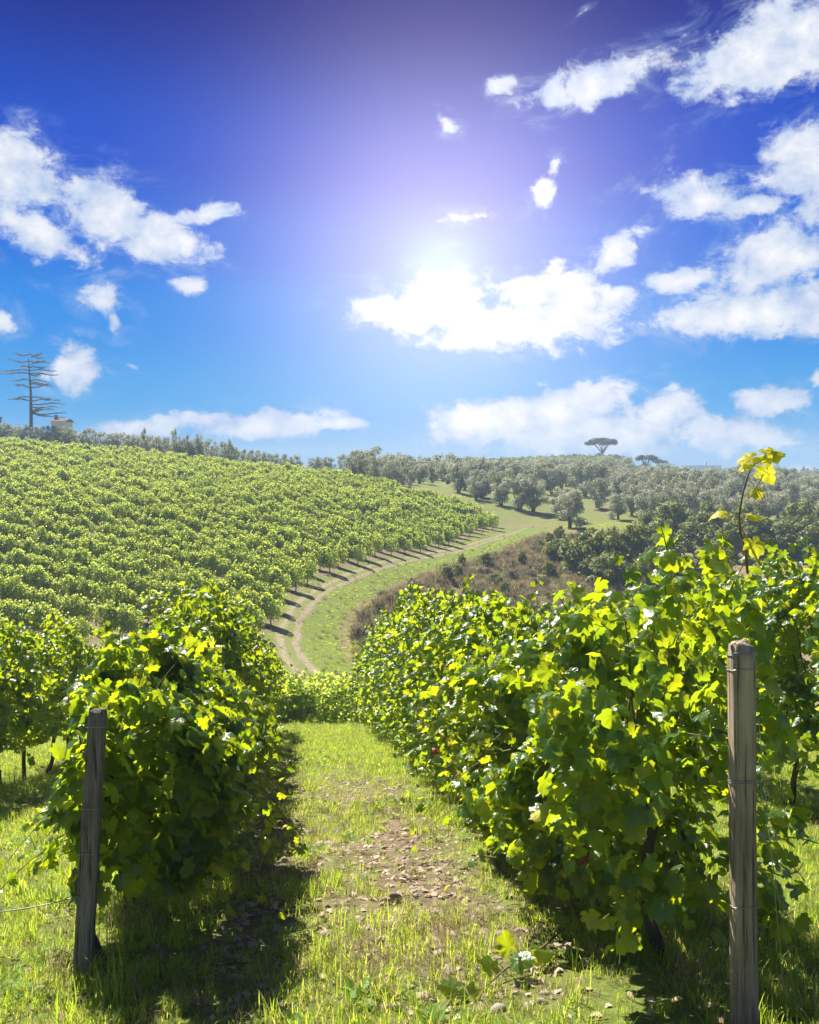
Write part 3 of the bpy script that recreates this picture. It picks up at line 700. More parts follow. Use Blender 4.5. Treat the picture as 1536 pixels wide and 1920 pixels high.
# low creeping shoot reaching over the grass in front of the right row
cr = empty('vine_shoot', (0, 0, 0), 'low creeping vine shoot with a few leaves lying over the grass before the right row', 'vine shoot')
q0 = Vector(P(1060, 1740, 4.75)); cr.location = q0
cps = [Vector((0, 0, 0)), Vector(P(1000, 1790, 4.55))-q0, Vector(P(950, 1815, 4.45))-q0, Vector(P(905, 1855, 4.3))-q0, Vector(P(870, 1875, 4.2))-q0]
g = MB(); g.tube(cps, [.006, .0055, .005, .004, .002], 6); g.build('stem', M['cane'], cr)
for (x, y, Y, sz, nz, tp) in ((953, 1775, 4.45, .12, (.3, -.9, .3), (-.3, 0, 1)), (970, 1800, 4.45, .13, (-.6, -.3, 1), (1, 0, -.4)), (920, 1815, 4.35, .10, (.2, -.7, .6), (-.3, 0, 1)),
                          (850, 1852, 4.2, .11, (.1, -.6, .8), (-1, 0, .1)), (880, 1868, 4.2, .12, (0, -.9, .5), (.4, 0, -1)), (855, 1885, 4.2, .10, (-.2, -.8, .5), (-.6, 0, -1)), (1010, 1782, 4.55, .12, (.3, -.5, .9), (.8, 0, -.3))):
    rt = frames(np.array([nz], float), np.array([tp], float))[0]
    o = bpy.data.objects.new('leaf', random.choice(LEAF_ME['vine'])); link(o); o.parent = cr
    mw = Matrix(rt.tolist()).to_4x4()
    for q in range(3):
        for w in range(3): mw[q][w] *= sz
    mw.translation = Vector(P(x, y, Y))-q0; o.matrix_local = mw

# ------------------------------------------------------------------ grass
def blade(mb, x, y, h, w, az, bend, tw=0):
    ca, sa = math.cos(az), math.sin(az); px_, py_ = -sa*w/2, ca*w/2; v = []
    for q, ww in ((0, 1), (.4, .85), (.75, .5)):
        d = bend*q*q; v += [(x+ca*d+px_*ww, y+sa*d+py_*ww, h*q*(1-.2*bend/h*q*.5)), (x+ca*d-px_*ww, y+sa*d-py_*ww, h*q*(1-.2*bend/h*q*.5))]
    v.append((x+ca*bend, y+sa*bend, h*(1-.25*min(1, bend/h))))
    mb.add(v, [(0, 1, 3), (0, 3, 2), (2, 3, 5), (2, 5, 4), (4, 5, 6)])
def tuft(nb, rad, h0, h1, w, seed, matk, name, mats=None, spread=.5):
    g = MB(); r = random.Random(seed)
    for i in range(nb):
        a = r.uniform(0, 6.28); q = rad*math.sqrt(r.random()); h = r.uniform(h0, h1)
        blade(g, q*math.cos(a), q*math.sin(a), h, w*r.uniform(.7, 1.3), r.uniform(0, 6.28), h*r.uniform(.05, 2*spread))
    return proto(g, name, M[matk], False)
gt = [tuft(26, .09, .05, .13, .0055, i, 'grass', 'grass tuft') for i in range(4)]+[tuft(18, .07, .10, .21, .007, 9, 'grass', 'tall tuft'), tuft(22, .10, .04, .10, .005, 11, 'straw', 'straw tuft', spread=1.0)]
g = MB(); r_ = np.random.default_rng(5); n = 16; an = r_.uniform(0, 6.28, n)
add_leaves(g, np.stack([np.cos(an)*.03, np.sin(an)*.03, r_.uniform(.01, .05, n)], 1), frames(np.stack([-np.cos(an)*.5, -np.sin(an)*.5, np.ones(n)], 1)+r_.normal(0, .25, (n, 3)), np.stack([np.cos(an), np.sin(an), np.full(n, .3)], 1)), r_.uniform(.05, .10, n), [(np.array([(-.22, .3, 0), (0, 0, .0), (.22, .3, 0), (0, .9, -.08)], np.float32), np.array([(0, 1, 3), (1, 2, 3)]))], np.zeros(n, int))
gt.append(proto(g, 'broad weed', M['grass'], False))
def field(n, x0, x1, y0, y1, keepf):
    x = rng.uniform(x0, x1, n); y = y0+(y1-y0)*rng.random(n)**1.35; k = keepf(x, y); return x[k], y[k]
def stony_f(x, y):
    t = rowdist(x, y); a = (t-L1T)/SP
    s1_ = np.exp(-((t-(L1T+.63*SP))/.72)**2)*(1-sstep(11, 16, y))*sstep(3.4, 4.8, y)*np.clip(.9+.5*vnoise(x*2.1, y*2.1, 41), .25, 1)
    s2_ = np.exp(-((t-(L1T+.27*SP))/.28)**2)*(1-sstep(13, 18, y))
    return np.clip(np.maximum(s1_*.95, s2_*.75)+.35*vnoise(x*1.6, y*1.6, 8)*np.maximum(s1_, s2_), 0, 1)
def keep_g(x, y):
    inside = (np.abs(x) < .50*y+1.6); p = 1-.52*stony_f(x, y)
    p *= np.clip(.70+.6*vnoise(x*.9, y*.9, 12)+.45*vnoise(x*2.9, y*2.9, 13), .45, 1)
    return inside & (rng.random(len(x)) < p)
gx_, gy_ = field(115000, -12.5, 12.5, 1.9, 29, keep_g); n = len(gx_)
pk = rng.integers(0, 4, n); pk = np.where(rng.random(n) < .10, 4, pk); pk = np.where(rng.random(n) < .17+.45*stony_f(gx_, gy_), 5, pk); pk = np.where((rng.random(n) < .10) & (vnoise(gx_*1.5, gy_*1.5, 31) > -.1), 6, pk)
sc = rng.uniform(.6, 1.2, n)*(1+.4*vnoise(gx_*.8, gy_*.8, 14))*(1-.45*stony_f(gx_, gy_))
scatter('meadow_grass', gt, np.stack([gx_, gy_, G(gx_, gy_)-.005], 1), np.stack([rng.normal(0, .12, n), rng.normal(0, .12, n), rng.uniform(0, 6.28, n)], 1), np.stack([sc, sc, sc*rng.uniform(.7, 1.2, n)], 1), pk)
# taller weeds at the foot of the vines
wt = [tuft(40, .16, .15, .34, .008, 31, 'grass', 'weed tuft', spread=.35), tuft(40, .16, .15, .36, .006, 32, 'straw', 'weed straw', spread=.4)]
wp = []
for t_ in (L1T, R1T, L1T-SP, R1T+SP):
    for s_ in np.arange(4, 24, .42):
        if random.random() < .6: q = U*s_+NV*(t_+random.gauss(0, .18)); wp.append((q.x, q.y))
wp = np.array(wp); n = len(wp); sc = rng.uniform(.5, 1.2, n)
scatter('tall_weeds', wt, np.column_stack([wp, G(wp[:, 0], wp[:, 1])]), np.stack([np.zeros(n), np.zeros(n), rng.uniform(0, 6.28, n)], 1), np.stack([sc]*3, 1), (rng.random(n) < .35).astype(int))
# litter: dead leaves
lp = []
for i in range(3):
    v, f = LV_LO[i]; v = v.copy(); v[:, 2] = v[:, 2]*.8+.12; g = MB(); g.add(v*.055, f); lp.append(proto(g, 'dead leaf', M['litter'], True))
g = MB(); g.tube([(-.06, 0, .004), (0, .008, .008), (.06, 0, .004)], .0028, 4); lp.append(proto(g, 'twig', M['deadwood']))
def keep_l(x, y): return (np.abs(x) < .5*y+1) & (rng.random(len(x)) < np.clip(stony_f(x, y)*1.3+.14+.35*np.clip(vnoise(x*1.1, y*1.1, 21), 0, 1), 0, 1))
lx, ly_ = field(34000, -8, 8, 2.2, 19, keep_l); n = len(lx)
sc = rng.uniform(.5, 1.2, n)
scatter('leaf_litter', lp, np.stack([lx, ly_, G(lx, ly_)+.006], 1), np.stack([rng.normal(0, .35, n), rng.normal(0, .35, n), rng.uniform(0, 6.28, n)], 1), np.stack([sc]*3, 1), rng.integers(0, 4, n))
# stones
def stone_mesh(seed, matl, ax=(1, .75, .5)):
    me = bpy.data.meshes.new('stone'); import bmesh
    bm = bmesh.new(); bmesh.ops.create_icosphere(bm, subdivisions=2, radius=1); r = random.Random(seed); o1 = r.uniform(0, 50)
    for v in bm.verts:
        c = v.co; k = 1+.16*float(vnoise(c.x*1.5+o1, c.y*1.5+c.z*1.2, seed))+.06*float(vnoise(c.x*4+o1, c.z*4+c.y*3, seed+9))
        v.co = Vector((c.x*ax[0], c.y*ax[1], c.z*ax[2]))*k
    for f in bm.faces: f.smooth = True
    bm.to_mesh(me); bm.free(); me.materials.append(matl); return me
sm = [stone_mesh(i, M['stone'], (1, random.uniform(.6, .85), random.uniform(.35, .6))) for i in range(6)]
def keep_s(x, y): return (np.abs(x) < .46*y) & (rng.random(len(x)) < stony_f(x, y)**1.5)
sx, sy = field(9000, -6, 6, 3.0, 16, keep_s)
sr = rng.gamma(2.0, .0065, len(sx))+.009
app = sr/sy; od = np.argsort(-app)
for c_i, i in enumerate(od[:285]):
    x, y, r = float(sx[i]), float(sy[i]), min(float(sr[i]), .05)
    o = link(bpy.data.objects.new('stone', sm[c_i % 6])); o.location = (x, y, Gz(x, y)+r*.02); o.scale = (r, r, r)
    o.rotation_euler = (random.gauss(0, .25), random.gauss(0, .25), random.uniform(0, 6.28))
    tag(o, 'small pale rounded field stone lying among the grass of the path', 'stone', 'field stones strewn on the path')
i = od[285:]; n = len(i)
sp_ = [bpy.data.objects.new('pebble', k) for k in sm[:3]]
scatter('pebbles', sp_, np.stack([sx[i], sy[i], G(sx[i], sy[i])+.002], 1), np.stack([np.zeros(n), np.zeros(n), rng.uniform(0, 6.28, n)], 1), np.stack([sr[i]*.8]*3, 1), rng.integers(0, 3, n))
q = P(742, 1688, 6.0); dsy = next(y for y in np.arange(3, 12, .05) if -(Gz(q[0]/6*y, y))*F/y+HY < 1690)
x = (742-768)/F*dsy; o = link(bpy.data.objects.new('stone', stone_mesh(77, M['stone_dark'], (1, .5, .55)))); o.location = (x, dsy, Gz(x, dsy)+.03)
o.scale = (.055, .055, .055); o.rotation_euler = (.3, .55, .3); tag(o, 'larger dark oblong stone tilted up in the middle of the grass path', 'stone')

# ------------------------------------------------------------------ hillside vineyard
def hill_vine(seed, with_trunk=True):
    r = np.random.default_rng(seed); g = MB(); n = 1050
    s = r.uniform(-.72, .72, n); u = r.beta(1.3, 1.0, n)
    top = 1.52+.10*math.sin(seed)+.22*vnoise(s*2.5, np.zeros(n), seed); z = .32+(top-.32)*u
    w = .33*np.interp(u, [0, .3, .7, 1], [.5, .9, 1, .35]); t = r.choice((-1, 1), n)*w*np.where(r.random(n) < .7, r.uniform(.7, 1.1, n), r.uniform(0, .8, n))
    pos = np.stack([s, t, z], 1); nr = np.stack([np.zeros(n), np.sign(t)*.6, np.full(n, .6)], 1)+r.normal(0, .45, (n, 3)); tp = np.array([0, 0, -1.])+r.normal(0, .5, (n, 3))
    rot = frames(nr, tp); sz = r.uniform(.085, .145, n)
    q = np.array([(-.5, 0, -.1), (0, -.45, 0), (.5, 0, -.1), (0, .6, -.08)], np.float32); f = np.array([(0, 1, 3), (1, 2, 3)])
    add_leaves(g, pos, rot, sz, [(q, f)], np.zeros(n, int))
    # a few loose shoots on top
    m = 80; c0 = r.uniform(-.6, .6, 8); k = r.integers(0, 8, m); hq = r.random(m)
    pos = np.stack([c0[k]+r.normal(0, .04, m)+hq*.25*np.sin(k*2.), r.normal(0, .08, m), top.mean()+hq*.45-.05], 1)
    add_leaves(g, pos, frames(r.normal(0, 1, (m, 3)), r.normal(0, 1, (m, 3))), np.full(m, .13), [(q, f)], np.zeros(m, int))
    tr = MB(); tr.tube([(0, 0, -.15), (.03, .01, .3), (-.02, -.02, .6), (.02, 0, .85)], [.05, .04, .038, .03], 6)
    tr.tube([(-.55, 0, .95), (0, 0, .85), (.55, 0, .95)], [.018, .025, .018], 5)
    return g, tr
HV = [hill_vine(40+i) for i in range(6)]
HFM = [g.mesh('foliage', M['hill_vine'], False) for g, t in HV]; HTM = [t.mesh('trunk', M['bark']) for g, t in HV]
hv_proto = []
for g, t in HV:
    c = MB(); c.v = list(g.v)+[t.v[k] for k in range(len(t.v))]; c.f = list(g.f)+[f+g.n for f in t.f]; c.m = [np.zeros(len(f), np.int32) for f in g.f]+[np.ones(len(f), np.int32) for f in t.f]; c.n = g.n+t.n
    hv_proto.append(proto(c, 'vine proto', [M['hill_vine'], M['bark']], False))
RD = np.array([-.85, .53]); RD /= np.linalg.norm(RD); RN = np.array([-RD[1], RD[0]])*-1
pts = []
for k in np.arange(-140, 200, 2.8):
    j = np.arange(-200, 200, 1.02); j = j+rng.normal(0, .08, len(j))
    x = RD[0]*j+RN[0]*k+rng.normal(0, .05, len(j)); y = RD[1]*j+RN[1]*k+60+rng.normal(0, .05, len(j)); m_ = inpoly(x, y, VINE_POLY) & (rng.random(len(j)) > .035)
    pts.append(np.stack([x[m_], y[m_]], 1))
hp = np.concatenate(pts)
# valley block just below the grass
vb = []
for k in np.arange(27.6, 42, 1.9):
    for j in np.arange(-13, 7, .85):
        if rng.random() > .05: vb.append((j+rng.normal(0, .25), k+.12*j+rng.normal(0, .35)))
vb = np.array(vb); vtd, _s = track_dist(vb[:, 0], vb[:, 1]); vb = vb[vtd > 2.6]
def ppx(x, y): z = G(x, y); return 768+x/y*F, HY-z/y*F
hx, hy_ = ppx(hp[:, 0], hp[:, 1]); inv = (hx > -40) & (hx < 1536) & (hy_ < 1200)
cand = np.nonzero(inv)[0]; cand = cand[np.argsort(hp[cand, 1])][:200]; isnear = np.zeros(len(hp), bool); isnear[cand] = True
va = math.atan2(RD[1], RD[0])
def place_hv(x, y, rz, k, label, group, sc=1., dz=0.):
    o = empty('grapevine', (x, y, Gz(x, y)+dz), label, 'vine', group, rz, sc)
    for nm, me in (('foliage', HFM[k]), ('trunk', HTM[k])):
        c = link(bpy.data.objects.new(nm, me)); c.parent = o
for i in cand:
    place_hv(float(hp[i, 0]), float(hp[i, 1]), va+random.choice((0, math.pi))+random.gauss(0, .05), random.randrange(6), 'small bushy grapevine in the lowest rows of the hillside vineyard above the track', 'grapevines in the lower rows of the hillside vineyard', random.uniform(.85, 1.12))
for x, y in vb:
    if abs((x/y*F+768)-600) < 190: place_hv(float(x), float(y), random.gauss(.12, .35), random.randrange(6), 'grapevine of the low block in the hollow where the grass path ends', 'grapevines in the hollow beyond the grass path', random.uniform(.8, 1.15), -.42)
i = np.nonzero(~isnear)[0]; n = len(i); sc = rng.uniform(.82, 1.15, n)
scatter('hillside_vines', hv_proto, np.column_stack([hp[i], G(hp[i, 0], hp[i, 1])]), np.stack([rng.normal(0, .05, n), rng.normal(0, .05, n), va+rng.choice((0, math.pi), n)], 1), np.stack([sc, sc, sc*rng.uniform(.85, 1.1, n)], 1), rng.integers(0, 6, n))

# ------------------------------------------------------------------ trees and shrubs
QD = (np.array([(-.5, 0, -.06), (0, -.5, .05), (.5, 0, -.06), (0, .5, .05)], np.float32), np.array([(0, 1, 3), (1, 2, 3)]))
QL = (np.array([(-.22, 0, -.03), (0, -.6, .05), (.22, 0, -.03), (0, .6, .05)], np.float32), np.array([(0, 1, 3), (1, 2, 3)]))
def clump_crown(g, centers, radii, n, size, bank, r, flat=.8, upb=.4):
    """leaf cards spread through several clump spheres, denser at their shells"""
    centers = np.array(centers, float); radii = np.array(radii, float)
    k = r.choice(len(centers), n, p=(radii**2)/(radii**2).sum())
    d = r.normal(0, 1, (n, 3)); d /= np.linalg.norm(d, axis=1)[:, None]
    q = radii[k]*np.where(r.random(n) < .7, r.uniform(.75, 1.12, n), r.uniform(.2, .8, n))
    q *= 1+.25*vnoise(d[:, 0]*3+k*1.7, d[:, 1]*3+d[:, 2]*2.3, 5)
    pos = centers[k]+d*q[:, None]*np.array([1, 1, flat])
    add_leaves(g, pos, frames(d+r.normal(0, .5, (n, 3))+np.array([0, 0, upb]), r.normal(0, 1, (n, 3))+np.array([0, 0, .6])), r.uniform(.7, 1.3, n)*size, [bank], np.zeros(n, int))
def olive(seed):
    r = np.random.default_rng(seed); H = r.uniform(4.2, 5.2); g = MB(); cs = []; rs = []; t = MB()
    ns_ = int(r.integers(2, 4))
    for s in range(ns_):
        a = s*2.2+r.uniform(0, 1); tx, ty = 1.0*math.cos(a), 1.0*math.sin(a)
        p = [(0.15*math.cos(a), .15*math.sin(a), -.3), (tx*.25, ty*.25, .6), (tx*.5, ty*.5, 1.3), (tx*.9, ty*.9, 2.4), (tx*1.1, ty*1.1, H*.8)]
        t.tube(p, [.20, .15, .12, .08, .03], 7)
        for b in range(9):
            q = r.uniform(.08, 1.); cs.append((tx*q*1.35+r.normal(0, .7), ty*q*1.35+r.normal(0, .7), .75+(H-1.2)*q+r.normal(0, .2))); rs.append(r.uniform(.5, .95))
    clump_crown(g, cs, rs, 4200, .21, QD, r)
    return g.mesh('crown', M['olive'], False), t.mesh('trunk', M['bark'])
def shrub(seed, matk='bush', h=2.6, w=1.7, size=.20, n=2600, bank=QD, nc=40):
    r = np.random.default_rng(seed); g = MB(); cs = []; rs = []
    for b in range(nc):
        a = r.uniform(0, 6.28); q = math.sqrt(r.random())*w*.8; z = r.uniform(.15, 1)*h*(1-.45*(q/w)**2)
        cs.append((q*math.cos(a), q*math.sin(a), z-.25)); rs.append(r.uniform(.3, .6)*w*.5)
    clump_crown(g, cs, rs, n, size, bank, r)
    t = MB()
    for k in range(4):
        a = k*1.7; t.tube([(.1*math.cos(a), .1*math.sin(a), -.3), (.3*math.cos(a), .3*math.sin(a), h*.4), (.6*math.cos(a), .6*math.sin(a), h*.75)], [.07, .05, .02], 5)
    return g.mesh('crown', M[matk], False), t.mesh('stem', M['bark'])
def place_tree(name, meshes, x, y, sc, label, cat, group=None, rz=None, sz=None, dz=0., parts=('crown', 'trunk')):
    o = empty(name, (x, y, Gz(x, y)+dz), label, cat, group, random.uniform(0, 6.28) if rz is None else rz)
    o.scale = (sc, sc, sz or sc)
    for nm, me in zip(parts, meshes):
        c = link(bpy.data.objects.new(nm, me)); c.parent = o
    return o
OL = [olive(60+i) for i in range(5)]
def on_ground(px, py, lo=60, hi=420):
    ys_ = np.arange(lo, hi, .5); x = (px-768)/F*ys_; yy = HY-G(x, ys_)/ys_*F
    k = np.nonzero(yy <= py)[0]; return (float(x[k[0]]), float(ys_[k[0]])) if len(k) else None
near_ol = [(975, 958, 1.0, 'olive tree at the bend, twin trunks and round grey crown'), (1000, 960, .9, 'olive tree touching the twin-trunked one at the bend'), (1068, 990, 1.05, 'large silvery olive tree standing nearest in the open grass clearing'), (1050, 975, .95, 'olive tree close behind the large silvery one in the clearing'),
           (905, 934, 1.0, 'olive tree with a dense round crown above the top corner of the vineyard'), (860, 925, 1.0, 'olive tree just left of the dense round one above the vineyard corner'), (940, 948, .85, 'olive tree right of the dense round one above the vineyard corner'),
           (1120, 952, 1.0, 'olive tree on a single trunk in the middle of the clearing'), (1160, 975, .8, 'low pale grey olive tree at the right edge of the clearing'), (1185, 968, .85, 'low pale olive bush next to the green thicket')]
for px, py, sc, lb in near_ol:
    q = on_ground(px, py, 100)
    if q: place_tree('olive_tree', random.choice(OL), q[0], q[1], sc, lb, 'tree', 'olive trees around the clearing')
# the grove behind
used = []
for Yr in [127, 138, 150, 158, 167, 177, 188, 200, 214, 230, 248, 268, 290, 315]:
    for k in range(40):
        px = 690+k*24*150/Yr*1.25+rng.normal(0, 8); x = (px-768)/F*Yr; y = Yr+rng.normal(0, 2)
        if px > 1580 or (px < 860 and Yr < 164) or (Yr > 268 and px < 820): continue
        if Yr < 165 and 900 < px < 1180: continue
        if Yr < 149 and px < 1195: continue
        if any((x-a)**2+(y-b)**2 < 19 for a, b in used): continue
        used.append((x, y)); place_tree('olive_tree', random.choice(OL), x, y, random.uniform(.75, 1.3)*(.55 if (px > 1180 and Yr > 225) else 1), ('silvery olive tree in the front of the grove, nearest the green thicket' if Yr < 150 else 'grey-green olive tree in the middle of the wide grove beyond the vineyard' if Yr < 215 else 'small distant olive tree at the back of the grove under the skyline'), 'tree', 'olive trees in the %s of the grove' % ('front' if Yr < 150 else 'middle' if Yr < 215 else 'back'))
# trees along the top of the vineyard
SH_OL = [shrub(80+i, 'olive', 3.6, 1.6, .2, 2300, QL) for i in range(3)]
x_prev = None
for px in np.arange(-20, 760, 12.5):
    Y = float(np.interp(px, [0, 560, 760], [164, 160, 152]))+rng.normal(0, 2.5); x = (px-768)/F*Y
    gap = 560 < px < 585 or 625 < px < 640
    ty = float(np.interp(px, [-20, 60, 130, 200, 260, 330, 400, 450, 520, 600, 650, 700, 760], [788, 791, 797, 806, 808, 815, 822, 836, 848, 853, 850, 850, 862]))+rng.normal(0, 2.6)
    hh = ((HY-ty)/F*Y-Gz(x, Y))/3.75
    if gap: continue
    place_tree('shrub', random.choice(SH_OL), x, Y, 1.15, 'dark grey-green bushy tree in the line along the top edge of the vineyard', 'tree', 'bushy trees along the top edge of the vineyard', sz=hh, parts=('crown', 'stem'))
for px, ty in ((328, 796), (272, 794), (432, 817), (660, 845), (690, 843), (372, 806), (350, 806)):
    Y = 158; h = ((HY-ty)/F*Y-Gz((px-768)/F*Y, Y))/3.75; place_tree('shrub', SH_OL[px % 3], (px-768)/F*Y, Y, .7, 'taller pointed bush rising above the line at the top edge of the vineyard', 'tree', 'taller bushes rising above the top edge of the vineyard', sz=h, parts=('crown', 'stem'))
# green thicket on the right
BU = [shrub(90+i, 'bush', 3.4, 2.2, .24, 4200) for i in range(4)]
th = [(1185, 985, 95, 1.2, 'big rounded green bush at the left end of the dark thicket'), (1232, 985, 98, 1.15, 'green bush right of the big rounded one in the thicket'), (1268, 944, 110, 1.2, 'tallest sunlit yellow-green bush on top of the thicket'),
      (1312, 972, 105, 1.2, 'wide green bush between the tallest bush and the yellow shoot'), (1090, 1003, 92, 1.15, 'low wide green bush before the clearing'), (1135, 1000, 90, 1.1, 'low dull green bush right of the wide one before the clearing'),
      (1045, 1018, 97, .75, 'small green bush nearest the track bend'), (1212, 1038, 80, .6, 'slim pale green bush in front of the dark thicket'), (1362, 985, 100, 1.2, 'green bush hidden partly by the yellow shoot'),
      (1425, 975, 102, 1.2, 'dark green bush right of the yellow shoot'), (1480, 982, 100, 1.3, 'broad dark bush near the right edge'), (1540, 965, 99, 1.3, 'dark green bush cut by the right edge'),
      (1262, 1035, 84, 1.2, 'shaded bush at the foot of the thicket behind the vines'), (1330, 1030, 84, 1.2, 'shaded bush right of the lowest one at the foot of the thicket'), (1150, 1045, 86, 1.0, 'dark bush under the big rounded one at the left of the thicket'),
      (1400, 955, 114, 1.1, 'light green bush at the back of the thicket'), (1335, 950, 120, 1.0, 'light bush behind the tallest bush of the thicket'), (1500, 950, 120, 1.2, 'back bush of the thicket at the right edge'), (1225, 962, 116, .8, 'small bush left of the tallest one at the thicket edge')]
for k, (px, ty, Y, sc, lb) in enumerate(th):
    ty -= 12; sc *= 1.1
    x = (px-768)/F*Y; place_tree('bush', BU[k % 4], x, Y, sc, lb, 'bush', 'green bushes of the thicket', sz=((HY-ty)/F*Y-Gz(x, Y))/3.5, parts=('crown', 'stem'))
# dry bushes on the bank
DB = [shrub(110+i, 'mauve', .9, .8, .10, 1500, QL, 16) for i in range(3)]
bk = []
for _ in range(1600):
    px, Y = random.uniform(630, 1130), random.uniform(44, 112); x = (px-768)/F*Y; bk.append((x, Y))
bk = np.array(bk); d_, sd_ = track_dist(bk[:, 0], bk[:, 1]); dens_ = (d_ > 4.1) & (sd_ > 0) & (d_ < 26); bk = bk[dens_]; d_ = d_[dens_]
chosen = []
for (x, y), d in zip(bk, d_):
    if len(chosen) >= 130: break
    if all((x-a)**2+(y-b)**2 > 3.2 for a, b in chosen): chosen.append((x, y))
for x, y in chosen[:30]:
    place_tree('bush', random.choice(BU), x, y, random.uniform(.22, .42), 'small dull green bush growing among the brown scrub below the track', 'bush', 'small green bushes on the bank below the track', sz=random.uniform(.25, .5), parts=('crown', 'stem'))
for x, y in chosen[30:]:
    place_tree('dry_bush', random.choice(DB), x, y, random.uniform(.7, 1.7), 'low brownish dry bush on the rough bank below the track', 'bush', 'dry bushes on the bank below the track', sz=random.uniform(.7, 1.5), parts=('crown', 'stem'))
tb = [tuft(34, .28, .25, .6, .03, 51, 'straw', 'dry tuft', spread=.5), tuft(34, .3, .2, .5, .03, 52, 'mauve', 'weed tuft', spread=.6), tuft(40, .3, .12, .3, .03, 53, 'grass', 'green tuft', spread=.6)]
bx = rng.uniform(-12, 45, 42000); by = rng.uniform(40, 128, 42000); d_, s_ = track_dist(bx, by)
kp = (d_ > .35) & ((s_ > 0) | ((d_ < 7) & (rng.random(42000) < .8))) & ((d_ < 4.5) | (rng.random(42000) < .4)) & ((d_ > 1.5) | (rng.random(42000) < .5)) & ~inpoly(bx, by, VINE_POLY) & (bx/by*F+768 < 1250); bx, by, d_ = bx[kp], by[kp], d_[kp]; n = len(bx)
pk = np.where((d_ < 4.0) | (s_[kp] < 0), np.where(rng.random(n) < .15, 0, 2), rng.choice([0, 1, 1, 1, 2, 0], n)); sc = np.where((d_ < 4.0) | (s_[kp] < 0), .42, 1.25)*rng.uniform(.6, 1.3, n)*np.where(by > 112, .5, 1)
pk = np.where((by > 112), 2, pk)
scatter('bank_grass', tb, np.stack([bx, by, G(bx, by)-.02], 1), np.stack([rng.normal(0, .1, n), rng.normal(0, .1, n), rng.uniform(0, 6.28, n)], 1), np.stack([sc]*3, 1), pk)

# bare cedar on the hill
ce = empty('cedar_tree', (*P(58, 800, 172)[:2], Gz(*P(58, 800, 172)[:2])), 'tall bare layered cedar with flat tiers of branches above the hill at far left', 'tree')
k_ = 172/F; gz = ce.location.z; topz = -(666-HY)*k_-gz
g = MB(); g.tube([(0, 0, -.5), (.05, 0, topz*.3), (-.02, 0, topz*.6), (-.45, 0, topz*.97)], [.42, .34, .24, .06], 8); g.build('trunk', M['deadwood'], ce)
br = [(668, -26, 26), (673, -8, 22), (681, -38, 22), (684, 4, 38), (690, -30, 8), (692, 0, 30), (698, -55, 50), (704, -50, 45), (706, 0, 30), (716, -32, 26), (722, 0, 20), (727, -30, 38), (724, 0, 40), (748, -42, 48), (752, -25, 30), (758, 5, 60), (764, 10, 50), (770, 20, 40), (776, 15, 70), (780, 30, 62)]
rr = random.Random(4)
for (py, xl, xr) in br:
    zc = -(py-HY)*k_-gz+.25
    for (xe) in (xl, xr):
        if abs(xe) < 12: continue
        L_ = xe*k_; a = rr.uniform(-.5, .5); g = MB(); p = []
        for i in range(7):
            q = i/6; p.append((L_*q*math.cos(a), abs(L_)*q*math.sin(a), zc-.05*abs(L_)*q*(1 if py > 740 else -.6)+.22*math.sin(q*5+py)+rr.uniform(-.06, .06)))
        g.tube(p, [.13, .12, .10, .09, .07, .05, .02], 5)
        for j in range(16):
            q = rr.uniform(.25, 1); ii_ = min(int(q*6), 5); b = Vector(p[ii_]).lerp(Vector(p[ii_+1]), q*6-ii_) ; d = Vector((rr.uniform(-.9, .9), rr.uniform(-.9, .9), rr.uniform(-.05, .28)))
            g.tube([b, b+d*.5, b+d], [.05, .035, .012], 4)
        g.build('branch', M['deadwood'], ce)
        g = MB(); n = 150; qq = rng.uniform(.3, 1.02, n); base_ = np.array(p); pos = np.stack([np.interp(qq*6, range(7), base_[:, c]) for c in range(3)], 1)+rng.normal(0, 1, (n, 3))*np.array([.35, .45, .07])+np.array([0, 0, .06])
        add_leaves(g, pos, frames(rng.normal(0, .3, (n, 3))+np.array([0, 0, 1.]), rng.normal(0, 1, (n, 3))), rng.uniform(.12, .3, n), [QL], np.zeros(n, int)); o = g.build('needles', M['pine'], ce, False); o['kind'] = 'stuff'
# dark tree cut by the left frame edge
x, y = P(-12, 800, 168)[:2]; place_tree('tree', shrub(131, 'pine', 8.5, 1.5, .3, 3000), x, y, 1., 'dark narrow tree cut off by the left edge next to the cedar', 'tree', parts=('crown', 'trunk'))

# white house behind the hill
hx_, hy2 = P(116, 800, 190)[:2]
hs = empty('house', (hx_, hy2, -(800-HY)/F*190-2.9), 'small white house with a dark tiled roof behind the bushes at far left', 'house')
g = MB(); g.box((0, 0, 1.7), (1.45, 2.3, 2.3)); g.build('wall', M['plaster'], hs, False)
g = MB(); v = [(-1.8, -2.7, 3.95), (1.8, -2.7, 3.95), (1.8, 2.7, 3.95), (-1.8, 2.7, 3.95), (-1.8, 0, 4.6), (1.8, 0, 4.6)]; g.add(v, [(0, 1, 5), (0, 5, 4), (2, 3, 4), (2, 4, 5), (0, 4, 3), (1, 2, 5), (0, 3, 2), (0, 2, 1)])
rf = g.build('roof', M['roof'], hs, False); g = MB(); g.box((-1.2, 0, 4.9), (.3, .3, .5)); c = g.build('chimney', M['roof'], rf, False)
for xx in (-.8, .8): g = MB(); g.box((xx, -2.52, 2.4), (.3, .04, .45)); g.build('window', M['glass'], hs, False)

